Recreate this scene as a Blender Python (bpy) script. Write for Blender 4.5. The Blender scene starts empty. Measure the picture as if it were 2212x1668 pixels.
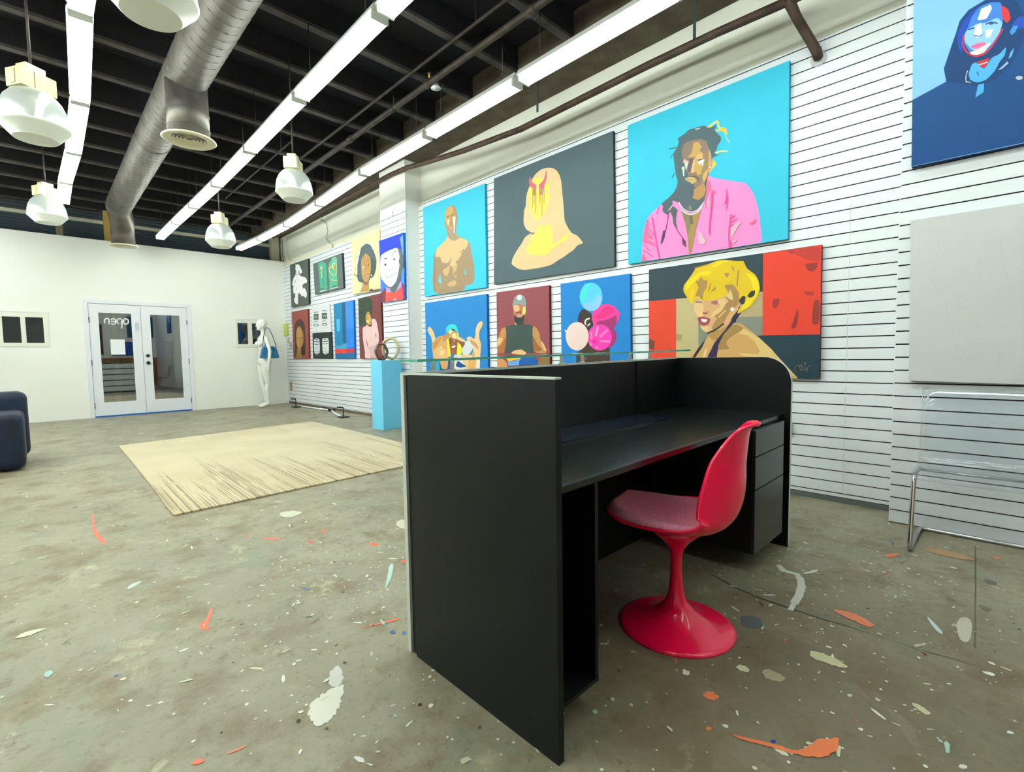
import bpy, bmesh, math, random
from mathutils import Vector, Matrix
random.seed(7)
TUBE, EXPO = 25.0, 0.15
CHROWS = [(0.2814, 0.529, 0.02, 0), (0.273, 0.524, 0.09, 0.004), (0.2436, 0.51, 0.155, 0.012), (0.1733, 0.488, 0.218, 0.024), (0.0788, 0.469, 0.248, 0.038), (-0.021, 0.458, 0.258, 0.055), (-0.105, 0.458, 0.255, 0.068), (-0.1733, 0.476, 0.248, 0.085), (-0.2226, 0.519, 0.238, 0.1), (-0.2499, 0.584, 0.222, 0.125), (-0.2604, 0.664, 0.2, 0.12), (-0.2604, 0.744, 0.178, 0.1), (-0.2656, 0.814, 0.156, 0.07), (-0.2715, 0.869, 0.132, 0.042), (-0.2839, 0.904, 0.1, 0.02), (-0.3059, 0.918, 0.06, 0.006), (-0.3206, 0.917, 0.022, 0)]
C = bpy.context.scene.collection
PI = math.pi
# ------------------------------------------------------------------ camera
# calibrated from the vanishing points of the room: X = across (towards the slat wall), Y = depth, Z = up
F = 1042.9968; CX, CY, H = 1106.0, 834.0, 1.2
BR = ((0.7134168, -0.7005728, -0.0153077), (-0.0556816, -0.0348994, -0.9978384), (0.6985242, 0.712727, -0.0639069))
RIGHT, DOWN, FWD = (Vector(r).normalized() for r in BR)
cam_d = bpy.data.cameras.new('camera'); cam = bpy.data.objects.new('camera', cam_d); C.objects.link(cam)
m = Matrix.Identity(4)
for i in range(3):
    m[i][0] = RIGHT[i]; m[i][1] = -DOWN[i]; m[i][2] = -FWD[i]
m[0][3], m[1][3], m[2][3] = 0, 0, H
cam.matrix_world = m
cam_d.sensor_width = 36; cam_d.lens = 36 * F / 2212; cam_d.clip_start = .05; cam_d.clip_end = 100
bpy.context.scene.camera = cam
ORG = Vector((0, 0, H))
def ray(x, y):                       # direction of a pixel of the survey photo in the room frame
    return RIGHT * ((x - CX) / F) + DOWN * ((y - CY) / F) + FWD
def onx(x, y, X): d = ray(x, y); return ORG + d * (X / d.x)
def ony(x, y, Y): d = ray(x, y); return ORG + d * (Y / d.y)
def onz(x, y, z): d = ray(x, y); return ORG + d * ((z - H) / d.z)
def dep(x, y, d): return ORG + ray(x, y) * d
RISE = .07
def FZ(Y):                           # the old concrete slab climbs slightly towards the front of the shop
    t = min(max((Y - 2) / 5, 0), 1); return RISE * t * t * (3 - 2 * t)
def onfl(x, y):
    z = 0
    for _ in range(25): p = onz(x, y, z); z = FZ(p.y)
    return Vector((p.x, p.y, z))
# ------------------------------------------------------------------ materials
def s2l(h):
    if isinstance(h, str):
        h = h.lstrip('#'); h = tuple(int(h[i:i+2], 16) / 255 for i in (0, 2, 4))
    return tuple((c / 12.92 if c <= .04045 else ((c + .055) / 1.055) ** 2.4) for c in h)
MATS = {}
def mat(name, col='#808080', rough=.5, metal=0, noise=None, bump=0, bscale=60, spec=.5, coat=0, emit=0, trans=0, ior=1.45, alpha=1, sheen=0):
    """noise=(scale, second colour, detail) mottles the colour"""
    if name in MATS: return MATS[name]
    M = bpy.data.materials.new(name); M.use_nodes = True; MATS[name] = M
    nt = M.node_tree; b = nt.nodes['Principled BSDF']
    b.inputs['Base Color'].default_value = (*s2l(col), 1); b.inputs['Roughness'].default_value = rough
    b.inputs['Metallic'].default_value = metal; b.inputs['Specular IOR Level'].default_value = spec
    b.inputs['Coat Weight'].default_value = coat; b.inputs['IOR'].default_value = ior
    b.inputs['Transmission Weight'].default_value = trans; b.inputs['Sheen Weight'].default_value = sheen
    b.inputs['Alpha'].default_value = alpha
    if emit: b.inputs['Emission Color'].default_value = (*s2l(col), 1); b.inputs['Emission Strength'].default_value = emit
    tc = nt.nodes.new('ShaderNodeTexCoord')
    if noise:
        n = nt.nodes.new('ShaderNodeTexNoise'); n.inputs['Scale'].default_value = noise[0]
        n.inputs['Detail'].default_value = noise[2] if len(noise) > 2 else 4
        nt.links.new(tc.outputs['Object'], n.inputs['Vector'])
        r = nt.nodes.new('ShaderNodeValToRGB'); r.color_ramp.elements[0].position = .35; r.color_ramp.elements[1].position = .65
        r.color_ramp.elements[0].color = (*s2l(col), 1); r.color_ramp.elements[1].color = (*s2l(noise[1]), 1)
        nt.links.new(n.outputs['Fac'], r.inputs['Fac']); nt.links.new(r.outputs['Color'], b.inputs['Base Color'])
    if bump:
        n2 = nt.nodes.new('ShaderNodeTexNoise'); n2.inputs['Scale'].default_value = bscale; n2.inputs['Detail'].default_value = 5
        nt.links.new(tc.outputs['Object'], n2.inputs['Vector'])
        bp = nt.nodes.new('ShaderNodeBump'); bp.inputs['Strength'].default_value = bump; bp.inputs['Distance'].default_value = .01
        nt.links.new(n2.outputs['Fac'], bp.inputs['Height']); nt.links.new(bp.outputs['Normal'], b.inputs['Normal'])
    return M
# ------------------------------------------------------------------ mesh helpers
class MB:
    def __init__(s): s.v = []; s.f = []; s.mi = []; s.c = []; s.mats = []; s.sm = []
    def mid(s, m):
        if m not in s.mats: s.mats.append(m)
        return s.mats.index(m)
    def face(s, pts, m, col=None, smooth=False):
        i = len(s.v); s.v += [tuple(p) for p in pts]; s.f.append(tuple(range(i, i + len(pts)))); s.mi.append(s.mid(m)); s.c.append(col); s.sm.append(smooth)
    def raw(s, vs, fs, m, col=None, smooth=False):
        i = len(s.v); s.v += [tuple(p) for p in vs]; k = s.mid(m)
        for f in fs: s.f.append(tuple(i + a for a in f)); s.mi.append(k); s.c.append(col); s.sm.append(smooth)
    def box(s, a, b, m, col=None):
        x0, y0, z0 = (min(a[i], b[i]) for i in range(3)); x1, y1, z1 = (max(a[i], b[i]) for i in range(3))
        vs = [(x0,y0,z0),(x1,y0,z0),(x1,y1,z0),(x0,y1,z0),(x0,y0,z1),(x1,y0,z1),(x1,y1,z1),(x0,y1,z1)]
        s.raw(vs, [(0,3,2,1),(4,5,6,7),(0,1,5,4),(1,2,6,5),(2,3,7,6),(3,0,4,7)], m, col); return s
    def hexa(s, vs, m, col=None):          # 8 points: bottom 4 then top 4
        s.raw(vs, [(0,3,2,1),(4,5,6,7),(0,1,5,4),(1,2,6,5),(2,3,7,6),(3,0,4,7)], m, col); return s
    def tube(s, pts, r, m, n=12, closed=False, caps=True):
        pts = [Vector(p) for p in pts]; rr = r if isinstance(r, (list, tuple)) else [r] * len(pts)
        rings = []; up = Vector((0, 0, 1)); N = len(pts); prev = None
        for i, p in enumerate(pts):
            if closed: t = pts[(i + 1) % N] - pts[i - 1]
            else: t = pts[min(i + 1, N - 1)] - pts[max(i - 1, 0)]
            t.normalize()
            if prev is None:
                a = t.cross(up)
                if a.length < .05: a = t.cross(Vector((1, 0, 0)))
            else: a = prev - t * prev.dot(t)
            a.normalize(); prev = a; b = t.cross(a)
            rings.append([p + (a * math.cos(2*PI*k/n) + b * math.sin(2*PI*k/n)) * rr[i] for k in range(n)])
        vs = [q for R in rings for q in R]; fs = []
        for i in range(N if closed else N - 1):
            j = (i + 1) % N
            for k in range(n): fs.append((i*n+k, i*n+(k+1) % n, j*n+(k+1) % n, j*n+k))
        if caps and not closed: fs.append(tuple(range(n-1, -1, -1))); fs.append(tuple((N-1)*n+k for k in range(n)))
        s.raw(vs, fs, m, smooth=True); return s
    def lathe(s, prof, m, c=(0,0,0), n=32, cap=True):   # prof [(r,z)...]
        vs = [(c[0] + r*math.cos(2*PI*k/n), c[1] + r*math.sin(2*PI*k/n), c[2] + z) for r, z in prof for k in range(n)]; fs = []
        for i in range(len(prof) - 1):
            for k in range(n): fs.append((i*n+k, i*n+(k+1) % n, (i+1)*n+(k+1) % n, (i+1)*n+k))
        if cap: fs.append(tuple(range(n-1, -1, -1))); fs.append(tuple((len(prof)-1)*n+k for k in range(n)))
        s.raw(vs, fs, m, smooth=True); return s
    def build(s, name, parent=None, loc=None, bevel=0, seg=2, fix=False, subsurf=0):
        me = bpy.data.meshes.new(name); me.from_pydata(s.v, [], s.f)
        for m_ in s.mats: me.materials.append(m_)
        me.polygons.foreach_set('material_index', s.mi); me.polygons.foreach_set('use_smooth', s.sm)
        if any(c is not None for c in s.c):
            ca = me.color_attributes.new('Pigment', 'FLOAT_COLOR', 'CORNER')
            for p, c in zip(me.polygons, s.c):
                cc = (*(c or (1, 1, 1)), 1)
                for li in p.loop_indices: ca.data[li].color = cc
        me.update()
        if fix:
            bm = bmesh.new(); bm.from_mesh(me); bmesh.ops.remove_doubles(bm, verts=bm.verts, dist=1e-5)
            bmesh.ops.recalc_face_normals(bm, faces=bm.faces); bm.to_mesh(me); bm.free()
        o = bpy.data.objects.new(name, me); C.objects.link(o)
        if loc: o.location = loc
        if parent: o.parent = parent
        if bevel:
            b = o.modifiers.new('bevel', 'BEVEL'); b.width = bevel; b.segments = seg; b.limit_method = 'ANGLE'; b.angle_limit = .6
        if subsurf:
            b = o.modifiers.new('sub', 'SUBSURF'); b.levels = b.render_levels = subsurf
        return o
def tag(o, label=None, cat=None, group=None, kind=None):
    if label: o['label'] = label
    if cat: o['category'] = cat
    if group: o['group'] = group
    if kind: o['kind'] = kind
    return o
def thing(name, label, cat, loc=(0, 0, 0), rz=0, group=None):
    o = bpy.data.objects.new(name, None); o.empty_display_size = .1; C.objects.link(o); o.location = loc; o.rotation_euler = (0, 0, rz)
    return tag(o, label, cat, group)
def struct(o): o['kind'] = 'structure'; return o
def copy_tree(o, parent=None):
    c = o.copy(); C.objects.link(c)
    if parent: c.parent = parent
    for ch in [x for x in bpy.data.objects if x.parent == o and x != c]: copy_tree(ch, c)
    return c
# ------------------------------------------------------------------ the materials of the room
M_slat = mat('white_slat_laminate', '#dfe5e9', .35, noise=(3, '#dbe2e6'))
M_groove = mat('raw_fibreboard_groove', '#2a1e24', .9)
M_plaster = mat('cream_plaster', '#ecede3', .8, noise=(1.2, '#e6e8da', 6), bump=.12, bscale=9)
M_wall = mat('cream_wall_paint', '#f3f4ee', .75, noise=(.8, '#f0f1ea', 5), bump=.12, bscale=40)
M_whitetrim = mat('white_gloss_trim', '#e6eaf0', .35)
M_deck = mat('dark_roof_deck', '#070a0f', .85, noise=(6, '#0b0b11', 6), bump=.4, bscale=14)
M_joist = mat('grey_rough_timber', '#4c4844', .85, noise=(7, '#3a3632', 8), bump=.5, bscale=30)
M_beam = mat('brown_rough_timber', '#57503e', .8, noise=(5, '#453a30', 8), bump=.5, bscale=24)
M_duct = mat('galvanised_duct', '#75716a', .48, metal=.6, noise=(4, '#625d55', 8), bump=.05, bscale=12)
M_offwhite = mat('off_white_enamel', '#deddC4', .4)
M_dark = mat('black_gap', '#0a0b0d', .7)
M_pipe = mat('dark_iron_pipe', '#4c4640', .55, metal=.3, noise=(9, '#3a332d', 6))
M_rust = mat('rusty_brown_pipe', '#5b4a3e', .6, metal=.2, noise=(7, '#43352c', 8), bump=.3, bscale=40)
M_black = mat('black_laminate', '#090e0f', .36, noise=(26, '#0c1213', 4), bump=.03, bscale=160, spec=.32); M_top = mat('black_satin_top', '#101a19', .24, noise=(20, '#0d1413', 4), spec=.6)
M_blackin = mat('black_laminate_inside', '#050708', .45)
M_deskedge = mat('pale_grey_edge', '#c9cfc6', .4)
M_deskwhite = mat('white_board', '#dfe6e4', .4)
M_chrome = mat('chrome', '#c8c8c8', .08, metal=1)
M_blackmetal = mat('black_metal', '#141414', .4, metal=.4)
# floor
def floor_material():
    M = bpy.data.materials.new('stained_concrete'); M.use_nodes = True; nt = M.node_tree; L = nt.links.new
    b = nt.nodes['Principled BSDF']; tc = nt.nodes.new('ShaderNodeTexCoord')
    def noise(sc, det=8, rough=.6, dist=0, off=0):
        mp = nt.nodes.new('ShaderNodeMapping'); mp.inputs['Location'].default_value = (off, off * 1.7, 0); L(tc.outputs['Object'], mp.inputs['Vector'])
        n = nt.nodes.new('ShaderNodeTexNoise'); n.inputs['Scale'].default_value = sc; n.inputs['Detail'].default_value = det
        n.inputs['Roughness'].default_value = rough; n.inputs['Distortion'].default_value = dist; L(mp.outputs['Vector'], n.inputs['Vector']); return n.outputs['Fac']
    def ramp(f, a, bb):
        r = nt.nodes.new('ShaderNodeMapRange'); r.inputs['From Min'].default_value = a; r.inputs['From Max'].default_value = bb; r.clamp = True; L(f, r.inputs['Value']); return r.outputs['Result']
    def mix(fac, c1, c2):
        x = nt.nodes.new('ShaderNodeMix'); x.data_type = 'RGBA'
        L(fac, x.inputs['Factor'])
        for k, c in ((6, c1), (7, c2)):
            if isinstance(c, str): x.inputs[k].default_value = (*s2l(c), 1)
            else: L(c, x.inputs[k])
        return x.outputs[2]
    c = mix(ramp(noise(1.1, 6), .35, .65), '#87836c', '#9a957e')
    c = mix(ramp(noise(3.4, 10, .7, 0, 3), .48, .64), c, '#786e54')
    c = mix(ramp(noise(2.3, 10, .7, .6, 8), .56, .66), c, '#828772')
    c = mix(ramp(noise(7, 10, .75, .4, 5), .56, .66), c, '#706751')
    c = mix(ramp(noise(2.6, 14, .68, .8, 12), .60, .66), c, '#a6a286')
    c = mix(ramp(noise(11, 10, .75, .8, 21), .66, .69), c, '#bcb899')
    c = mix(ramp(noise(6.5, 10, .7, .5, 31), .64, .70), c, '#5a5040')
    c = mix(ramp(noise(34, 6, .7, .3, 2), .56, .74), c, '#6d664f')
    # darker brown area on the working side of the desk, with a ragged edge
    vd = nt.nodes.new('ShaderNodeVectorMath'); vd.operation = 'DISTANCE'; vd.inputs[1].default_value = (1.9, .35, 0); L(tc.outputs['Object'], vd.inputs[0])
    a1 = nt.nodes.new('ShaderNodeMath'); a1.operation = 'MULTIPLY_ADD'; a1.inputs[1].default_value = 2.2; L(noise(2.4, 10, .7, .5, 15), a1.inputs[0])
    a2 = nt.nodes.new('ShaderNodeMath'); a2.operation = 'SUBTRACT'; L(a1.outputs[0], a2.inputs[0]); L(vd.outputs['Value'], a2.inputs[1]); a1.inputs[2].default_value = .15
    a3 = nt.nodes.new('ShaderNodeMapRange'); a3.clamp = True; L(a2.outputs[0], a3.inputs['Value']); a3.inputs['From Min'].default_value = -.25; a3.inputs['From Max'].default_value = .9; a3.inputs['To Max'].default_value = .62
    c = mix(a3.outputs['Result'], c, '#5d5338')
    L(c, b.inputs['Base Color'])
    rr = nt.nodes.new('ShaderNodeMapRange'); L(noise(3, 8, .6, 0, 6), rr.inputs['Value']); rr.inputs['To Min'].default_value = .28; rr.inputs['To Max'].default_value = .62
    L(rr.outputs['Result'], b.inputs['Roughness']); b.inputs['Specular IOR Level'].default_value = .4
    bp = nt.nodes.new('ShaderNodeBump'); bp.inputs['Strength'].default_value = .25; bp.inputs['Distance'].default_value = .01
    L(noise(18, 10, .7), bp.inputs['Height']); L(bp.outputs['Normal'], b.inputs['Normal'])
    return M
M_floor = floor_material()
def pigment_material(name, rough, weave):
    M = bpy.data.materials.new(name); M.use_nodes = True; nt = M.node_tree; L = nt.links.new; b = nt.nodes['Principled BSDF']
    a = nt.nodes.new('ShaderNodeVertexColor'); a.layer_name = 'Pigment'
    tc = nt.nodes.new('ShaderNodeTexCoord'); n = nt.nodes.new('ShaderNodeTexNoise'); n.inputs['Scale'].default_value = 5; n.inputs['Detail'].default_value = 8
    L(tc.outputs['Object'], n.inputs['Vector'])
    r = nt.nodes.new('ShaderNodeMapRange'); r.inputs['To Min'].default_value = .78 if weave else .85; r.inputs['To Max'].default_value = .88 if weave else 1.1; L(n.outputs['Fac'], r.inputs['Value'])
    x = nt.nodes.new('ShaderNodeVectorMath'); x.operation = 'SCALE'; L(a.outputs['Color'], x.inputs[0]); L(r.outputs['Result'], x.inputs['Scale'])
    L(x.outputs['Vector'], b.inputs['Base Color']); b.inputs['Roughness'].default_value = rough; b.inputs['Specular IOR Level'].default_value = .25
    if weave:
        n2 = nt.nodes.new('ShaderNodeTexNoise'); n2.inputs['Scale'].default_value = 220; L(tc.outputs['Object'], n2.inputs['Vector'])
        bp = nt.nodes.new('ShaderNodeBump'); bp.inputs['Strength'].default_value = .15; bp.inputs['Distance'].default_value = .002; L(n2.outputs['Fac'], bp.inputs['Height']); L(bp.outputs['Normal'], b.inputs['Normal'])
    return M
M_paint = pigment_material('acrylic_on_canvas', .6, True)
M_splat = pigment_material('dried_paint_splatter', .5, False)
# ------------------------------------------------------------------ room constants
XS1, XS2, XS3, XP = 4.52, 4.45, 4.18, 4.21      # front planes of the slat panels and the pilaster
YB, YN, XL = 12.75, -3.6, -4.2                  # front partition, rear wall, left wall
ZJ, ZD = 4.25, 4.52                             # joist underside, roof deck
# ================================================================== SETTING
# ---- floor with its paint splatter (pattern of the floor, kept in its mesh)
fl = MB()
ys = [YN + i * .3 for i in range(int((14.2 - YN) / .3) + 1)] + [14.2]
for a, b in zip(ys[:-1], ys[1:]):
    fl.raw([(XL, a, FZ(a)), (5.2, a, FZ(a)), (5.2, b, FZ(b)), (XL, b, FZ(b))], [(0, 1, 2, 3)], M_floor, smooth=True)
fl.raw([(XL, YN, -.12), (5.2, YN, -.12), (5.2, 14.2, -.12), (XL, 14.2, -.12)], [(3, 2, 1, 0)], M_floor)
def chaikin(p, it=2):
    for _ in range(it):
        q = []
        for i in range(len(p)):
            a, b = p[i], p[(i + 1) % len(p)]
            q += [(a[0]*.75 + b[0]*.25, a[1]*.75 + b[1]*.25), (a[0]*.25 + b[0]*.75, a[1]*.25 + b[1]*.75)]
        p = q
    return p
lvl = [0]
def floor_patch(pts, col, smooth=1):
    lvl[0] = (lvl[0] + 1) % 12
    q = chaikin([(p.x, p.y) for p in pts], 3) if smooth else [(p.x, p.y) for p in pts]
    if smooth:
        mx_, my_ = sum(a[0] for a in q) / len(q), sum(a[1] for a in q) / len(q); k = 0
        ar_ = abs(sum(q[i][0]*q[(i+1) % len(q)][1] - q[(i+1) % len(q)][0]*q[i][1] for i in range(len(q)))) / 2; sz_ = 1.1 * math.sqrt(ar_) * min(1, math.sqrt(ar_) / max(math.hypot(a[0] - mx_, a[1] - my_) for a in q)); out = []
        for x, y in q:
            k = k * .4 + random.gauss(0, .09); d = math.hypot(x - mx_, y - my_) or 1
            out.append((x + (x - mx_) / d * k * min(d, sz_ * .4), y + (y - my_) / d * k * min(d, sz_ * .4)))
        q = out
    area = sum(q[i][0]*q[(i+1) % len(q)][1] - q[(i+1) % len(q)][0]*q[i][1] for i in range(len(q)))
    if area < 0: q.reverse()
    fl.face([(x, y, FZ(y) + .0010 + lvl[0] * .00012) for x, y in q], M_splat, s2l(col))
def cropfl(ox, oy, s, txt): v = [float(t) for t in txt.replace(',', ' ').split()]; return [onfl(ox + v[i]/s, oy + v[i+1]/s) for i in range(0, len(v), 2)]
for col, t in (('#dcdccb', '1640,1130 1630,1060 1700,990 1740,960 1830,930 1820,990 1790,1090 1720,1155'),
               ('#cfd0c6', '1750,940 1740,880 1790,820 1820,870 1820,930 1780,945'),
                                             ('#d8745c', '1055,640 1060,605 1090,600 1115,530 1135,520 1110,600 1095,625 1125,645'),
               ('#d8745c', '480,20 500,30 505,110 560,170 570,185 535,185 490,120 495,70'),
               ('#e0745a', '2020,605 2120,575 2125,590 1960,625 1880,640'),
               ('#df7a62', '1010,1360 1050,1320 1095,1330 1060,1358'), ('#d8846c', '1200,1300 1300,1255 1310,1265 1210,1305'),
               ('#b4d2ca', '2040,435 2060,350 2065,300 2090,285 2085,350 2060,400'), ('#9fc4b8', '230,880 260,855 285,870 250,900'),
               ('#cfcfb6', '70,690 120,660 190,640 260,630 200,655 150,680'), ('#4a68a8', '2065,655 2085,640 2105,655 2085,668'),
               ('#4a68a8', '2130,660 2145,645 2160,660 2145,672'), ('#bdd0c8', '670,430 700,395 760,380 720,410'),
               
               ('#d9d9ce', '1870,1310 1930,1320 1940,1350 1900,1345'), ('#da7a60', '1400,150 1490,155 1480,165 1400,160'),
               ('#d8745c', '1300,140 1330,140 1320,150'), ('#da6e55', '1700,118 1720,110 1735,118 1720,126'), ('#da6e55', '1630,175 1655,168 1672,175 1650,183'),
               ('#da6e55', '1950,180 1980,176 2020,195 1990,200'), ('#da6e55', '2120,280 2140,268 2165,280 2145,290'),
               ('#c9c8b0', '1480,20 1540,10 1620,15 1560,45 1500,45'), ('#d3d1b8', '2090,70 2160,50 2175,100 2130,110')):
    floor_patch(cropfl(0, 1100, 2.4578, t), col)
for col, t in (('#de7a4e', '840,865 900,885 1050,915 1160,955 1230,920 1260,890 1310,900 1350,880 1360,940 1290,985 1180,975 1050,935 900,900'),
               ('#2c3f8c', '1035,905 1050,893 1068,905 1052,918'), ('#e0dcc0', '1060,925 1130,965 1110,978 1050,940'),
               ('#df7c50', '720,680 760,670 805,700 780,718 735,705'), ('#df7c50', '735,845 755,832 768,848 750,858'),
               ('#c8c79c', '1210,500 1250,480 1400,555 1370,568 1240,522'), ('#a5a17e', '990,575 1040,570 1115,610 1080,638 1000,605'),
               ('#cfcfb0', '870,560 910,550 950,580 920,588'),
               ('#cfd6c4', '1185,125 1260,105 1255,122 1195,132'), ('#d8805c', '1310,295 1400,300 1470,335 1525,370 1500,382 1430,350'),
               ('#d8805c', '1565,40 1640,32 1620,48 1580,55'), ('#b4916c', '1720,5 1860,20 1990,60 1960,70 1800,40'), ('#d8886a', '2050,45 2110,50 2090,65'),
               ('#bcd0cc', '1750,310 1830,390 1840,415 1800,390'), ('#bdb9a6', '1900,335 1960,330 1975,370 1960,450 1910,440'),
               ('#c8c79c', '1680,725 1720,730 1795,785 1750,782'), 
               ('#9ac8b4', '210,765 228,755 243,772 225,780'), 
               
               ('#5a6462', '890,320 960,325 1010,345 1000,385 940,380 900,370'), ('#6c6c60', '2020,150 2090,165 2085,185 2035,170'), ('#6c6c60', '2000,270 2060,290 2055,308 2010,292')):
    floor_patch(cropfl(1180, 1180, 2.1434, t), col, 1)
def floor_line(pts, w, col):
    for a, c in zip(pts[:-1], pts[1:]):
        d = (c - a); d.z = 0; n_ = Vector((-d.y, d.x, 0)).normalized() * w / 2; e = d.normalized() * w * .4
        floor_patch([a - e + n_, a - e - n_, c + e - n_, c + e + n_], col, 0)
for w_, col, t in ((.006, '#2a2c26', '760,130 880,195 1000,245 1180,306'), (.006, '#55553f', '1180,306 1300,345 1400,372'), (.005, '#65654c', '1400,372 1640,452 1760,490 1900,525 2000,560'),
                   (.03, '#ccd2c2', '1078,92 1100,115 1160,130 1175,150'), (.035, '#d2d8c8', '1175,150 1182,185 1170,230 1150,262'), (.022, '#ccd2c2', '1150,262 1132,295'), (.006, '#5f6448', '1987,0 1988,200 1986,330 1984,470')):
    floor_line(cropfl(1180, 1180, 2.1434, t), w_, col)
palette = ['#dedfd2'] * 12 + ['#cccbac'] * 8 + ['#b9b99c'] * 4 + ['#cfe0d8', '#a8ccc0', '#c8785e', '#5a6a96', '#3a4038', '#4a4638']
for k in range(2600):
    Y = random.uniform(-.4, 6.2) if k % 3 else random.uniform(.2, 11.8); X = random.uniform(-2.6, 4.1)
    if k < 500: X, Y = random.gauss(1.2, .5), random.gauss(2.1, .7)
    elif k < 900: X, Y = random.gauss(2.5, .7), random.gauss(.45, .4)
    r = random.choice((.002, .003, .003, .004, .004, .005, .006, .008)) * (1.7 if random.random() < .05 else 1)
    st = random.uniform(1, 1.5) if random.random() < .8 else random.uniform(2, 5); an = random.choice((0, .3, 1.2, 1.6, 2.4)) + random.gauss(0, .3)
    n = 7; pts = []
    for i in range(n):
        q = r * random.uniform(.6, 1.25); ux, uy = q*st*math.cos(2*PI*i/n), q*math.sin(2*PI*i/n)
        pts.append(Vector((X + ux*math.cos(an) - uy*math.sin(an), Y + ux*math.sin(an) + uy*math.cos(an), 0)))
    if .9 < X < 3.4 and 1.5 < Y < 1.9: continue
    floor_patch(pts, random.choice(palette), 0)
struct(fl.build('floor'))
# ---- slat wall panels
def slat_panel(name, X, y0, y1, zb, zt, phase, pitch, xback, zground=None):
    b = MB(); b.box((X + .012, y0, zb), (xback, y1, zt), M_groove)
    z = phase
    while z > zb: z -= pitch
    lines = [];
    while z < zt + pitch: lines.append(z); z += pitch
    for a, c in zip(lines[:-1], lines[1:]):
        lo, hi = max(a + .0045, zb), min(c - .0045, zt)
        if hi - lo > .006: b.box((X, y0, lo), (X + .013, y1, hi), M_slat)
    b.box((X + .0015, y0 - .0012, zb - .0005), (xback + .001, y0 + .0035, zt + .0005), M_slat); b.box((X + .0015, y1 - .0035, zb - .0005), (xback + .001, y1 + .0012, zt + .0005), M_slat); b.box((X + .0015, y0 + .001, zt - .014), (xback + .001, y1 - .001, zt + .0012), M_slat)
    return struct(b.build(name))
slat_panel('wall_right', XS2, .46, 6.6, .045, 3.60, 3.493, .0877, XS2 + .06)
slat_panel('wall_right', XS1, 7.36, YB, FZ(9) + .05, 3.50, .6566, .0872, XS1 + .05)
slat_panel('wall_right', XP, 6.604, 7.372, FZ(7) + .01, 3.50, 3.4535, .0877, XP + .03)
slat_panel('wall_right', XS3, YN, .528, .003, 3.95, .881, .0880, XS3 + .05)
b = MB(); b.box((XP + .03, 6.6, 0), (4.75, 7.376, ZD), M_wall); b.box((XP + .004, 6.6, 3.50), (XP + .03, 7.376, ZD), M_wall); struct(b.build('wall_right'))
b = MB(); b.box((XS3 + .05, YN, -.05), (4.75, .524, ZD), M_wall); b.box((XS3 + .01, YN, 3.95), (XS3 + .05, .524, ZD), M_wall); struct(b.build('wall_right'))
b = MB(); b.box((XS2 + .06, .524, -.05), (4.75, 6.6, ZD), M_plaster); b.box((XS1 + .05, 7.376, -.05), (4.75, 14.2, ZD), M_plaster); struct(b.build('wall_right'))
b = MB(); b.box((XS2 + .02, .524, 3.60), (XS2 + .06, 6.598, 3.655), mat('painted_shadow_band', '#c6c9b8', .8)); b.box((XS1 + .01, 7.378, 3.50), (XS1 + .05, YB, 3.56), mat('cream_ledge', '#ddd9b8', .8)); struct(b.build('trim_shadow_band'))  # near strip's grey paints the shadow band above the slats; far one is cream
b = MB(); b.box((XS2 - .002, .53, .0), (XS2 + .06, 6.598, .04), mat('dark_base_gap', '#5c6660', .7)); struct(b.build('base_shadow_strip'))  # dark strip, shade of the gap below the slats put into its colour
b = MB(); b.box((XS1 + .01, 7.38, FZ(9)), (XS1 + .05, YB, FZ(9) + .05), mat('dark_base_gap2', '#6a5c50', .7)); struct(b.build('base_shadow_strip'))  # likewise a painted shadow gap, under the far slats
for px, y0, y1 in ((1828, 477, 1083),):
    p = onx(px, 800, XS2); b = MB(); b.box((XS2 - .0008, p.y - .0015, .05), (XS2 + .002, p.y + .0015, 2.35), mat('seam', '#c3c4c0', .6)); struct(b.build('trim_2'))
# ---- front partition with its double door and two windows
zt = .5 * (ony(0, 495.3, YB).z + ony(606, 563.3, YB).z)
DX0, DX1 = ony(197.5, 780, YB).x, ony(409, 780, YB).x; DZ1 = ony(300, 660, YB).z; DZ0 = RISE
w1 = (ony(-40, 700, YB).x, ony(104, 700, YB).x, ony(100, 749, YB).z, ony(100, 676, YB).z)
w2 = (ony(508, 700, YB).x, ony(573, 700, YB).x, ony(530, 750, YB).z, ony(530, 690, YB).z)
b = MB(); T = YB + .14
cols = [(XL, w1[0], None), (w1[0], w1[1], w1), (w1[1], DX0, None), (DX0, DX1, 'd'), (DX1, w2[0], None), (w2[0], w2[1], w2), (w2[1], 4.6, None)]
for x0, x1, k in cols:
    if k is None: b.box((x0, YB, 0), (x1, T, zt), M_wall)
    elif k == 'd': b.box((x0, YB, DZ1), (x1, T, zt), M_wall)
    else: b.box((x0, YB, 0), (x1, T, k[2]), M_wall); b.box((x0, YB, k[3]), (x1, T, zt), M_wall)
struct(b.build('wall_front'))
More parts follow.
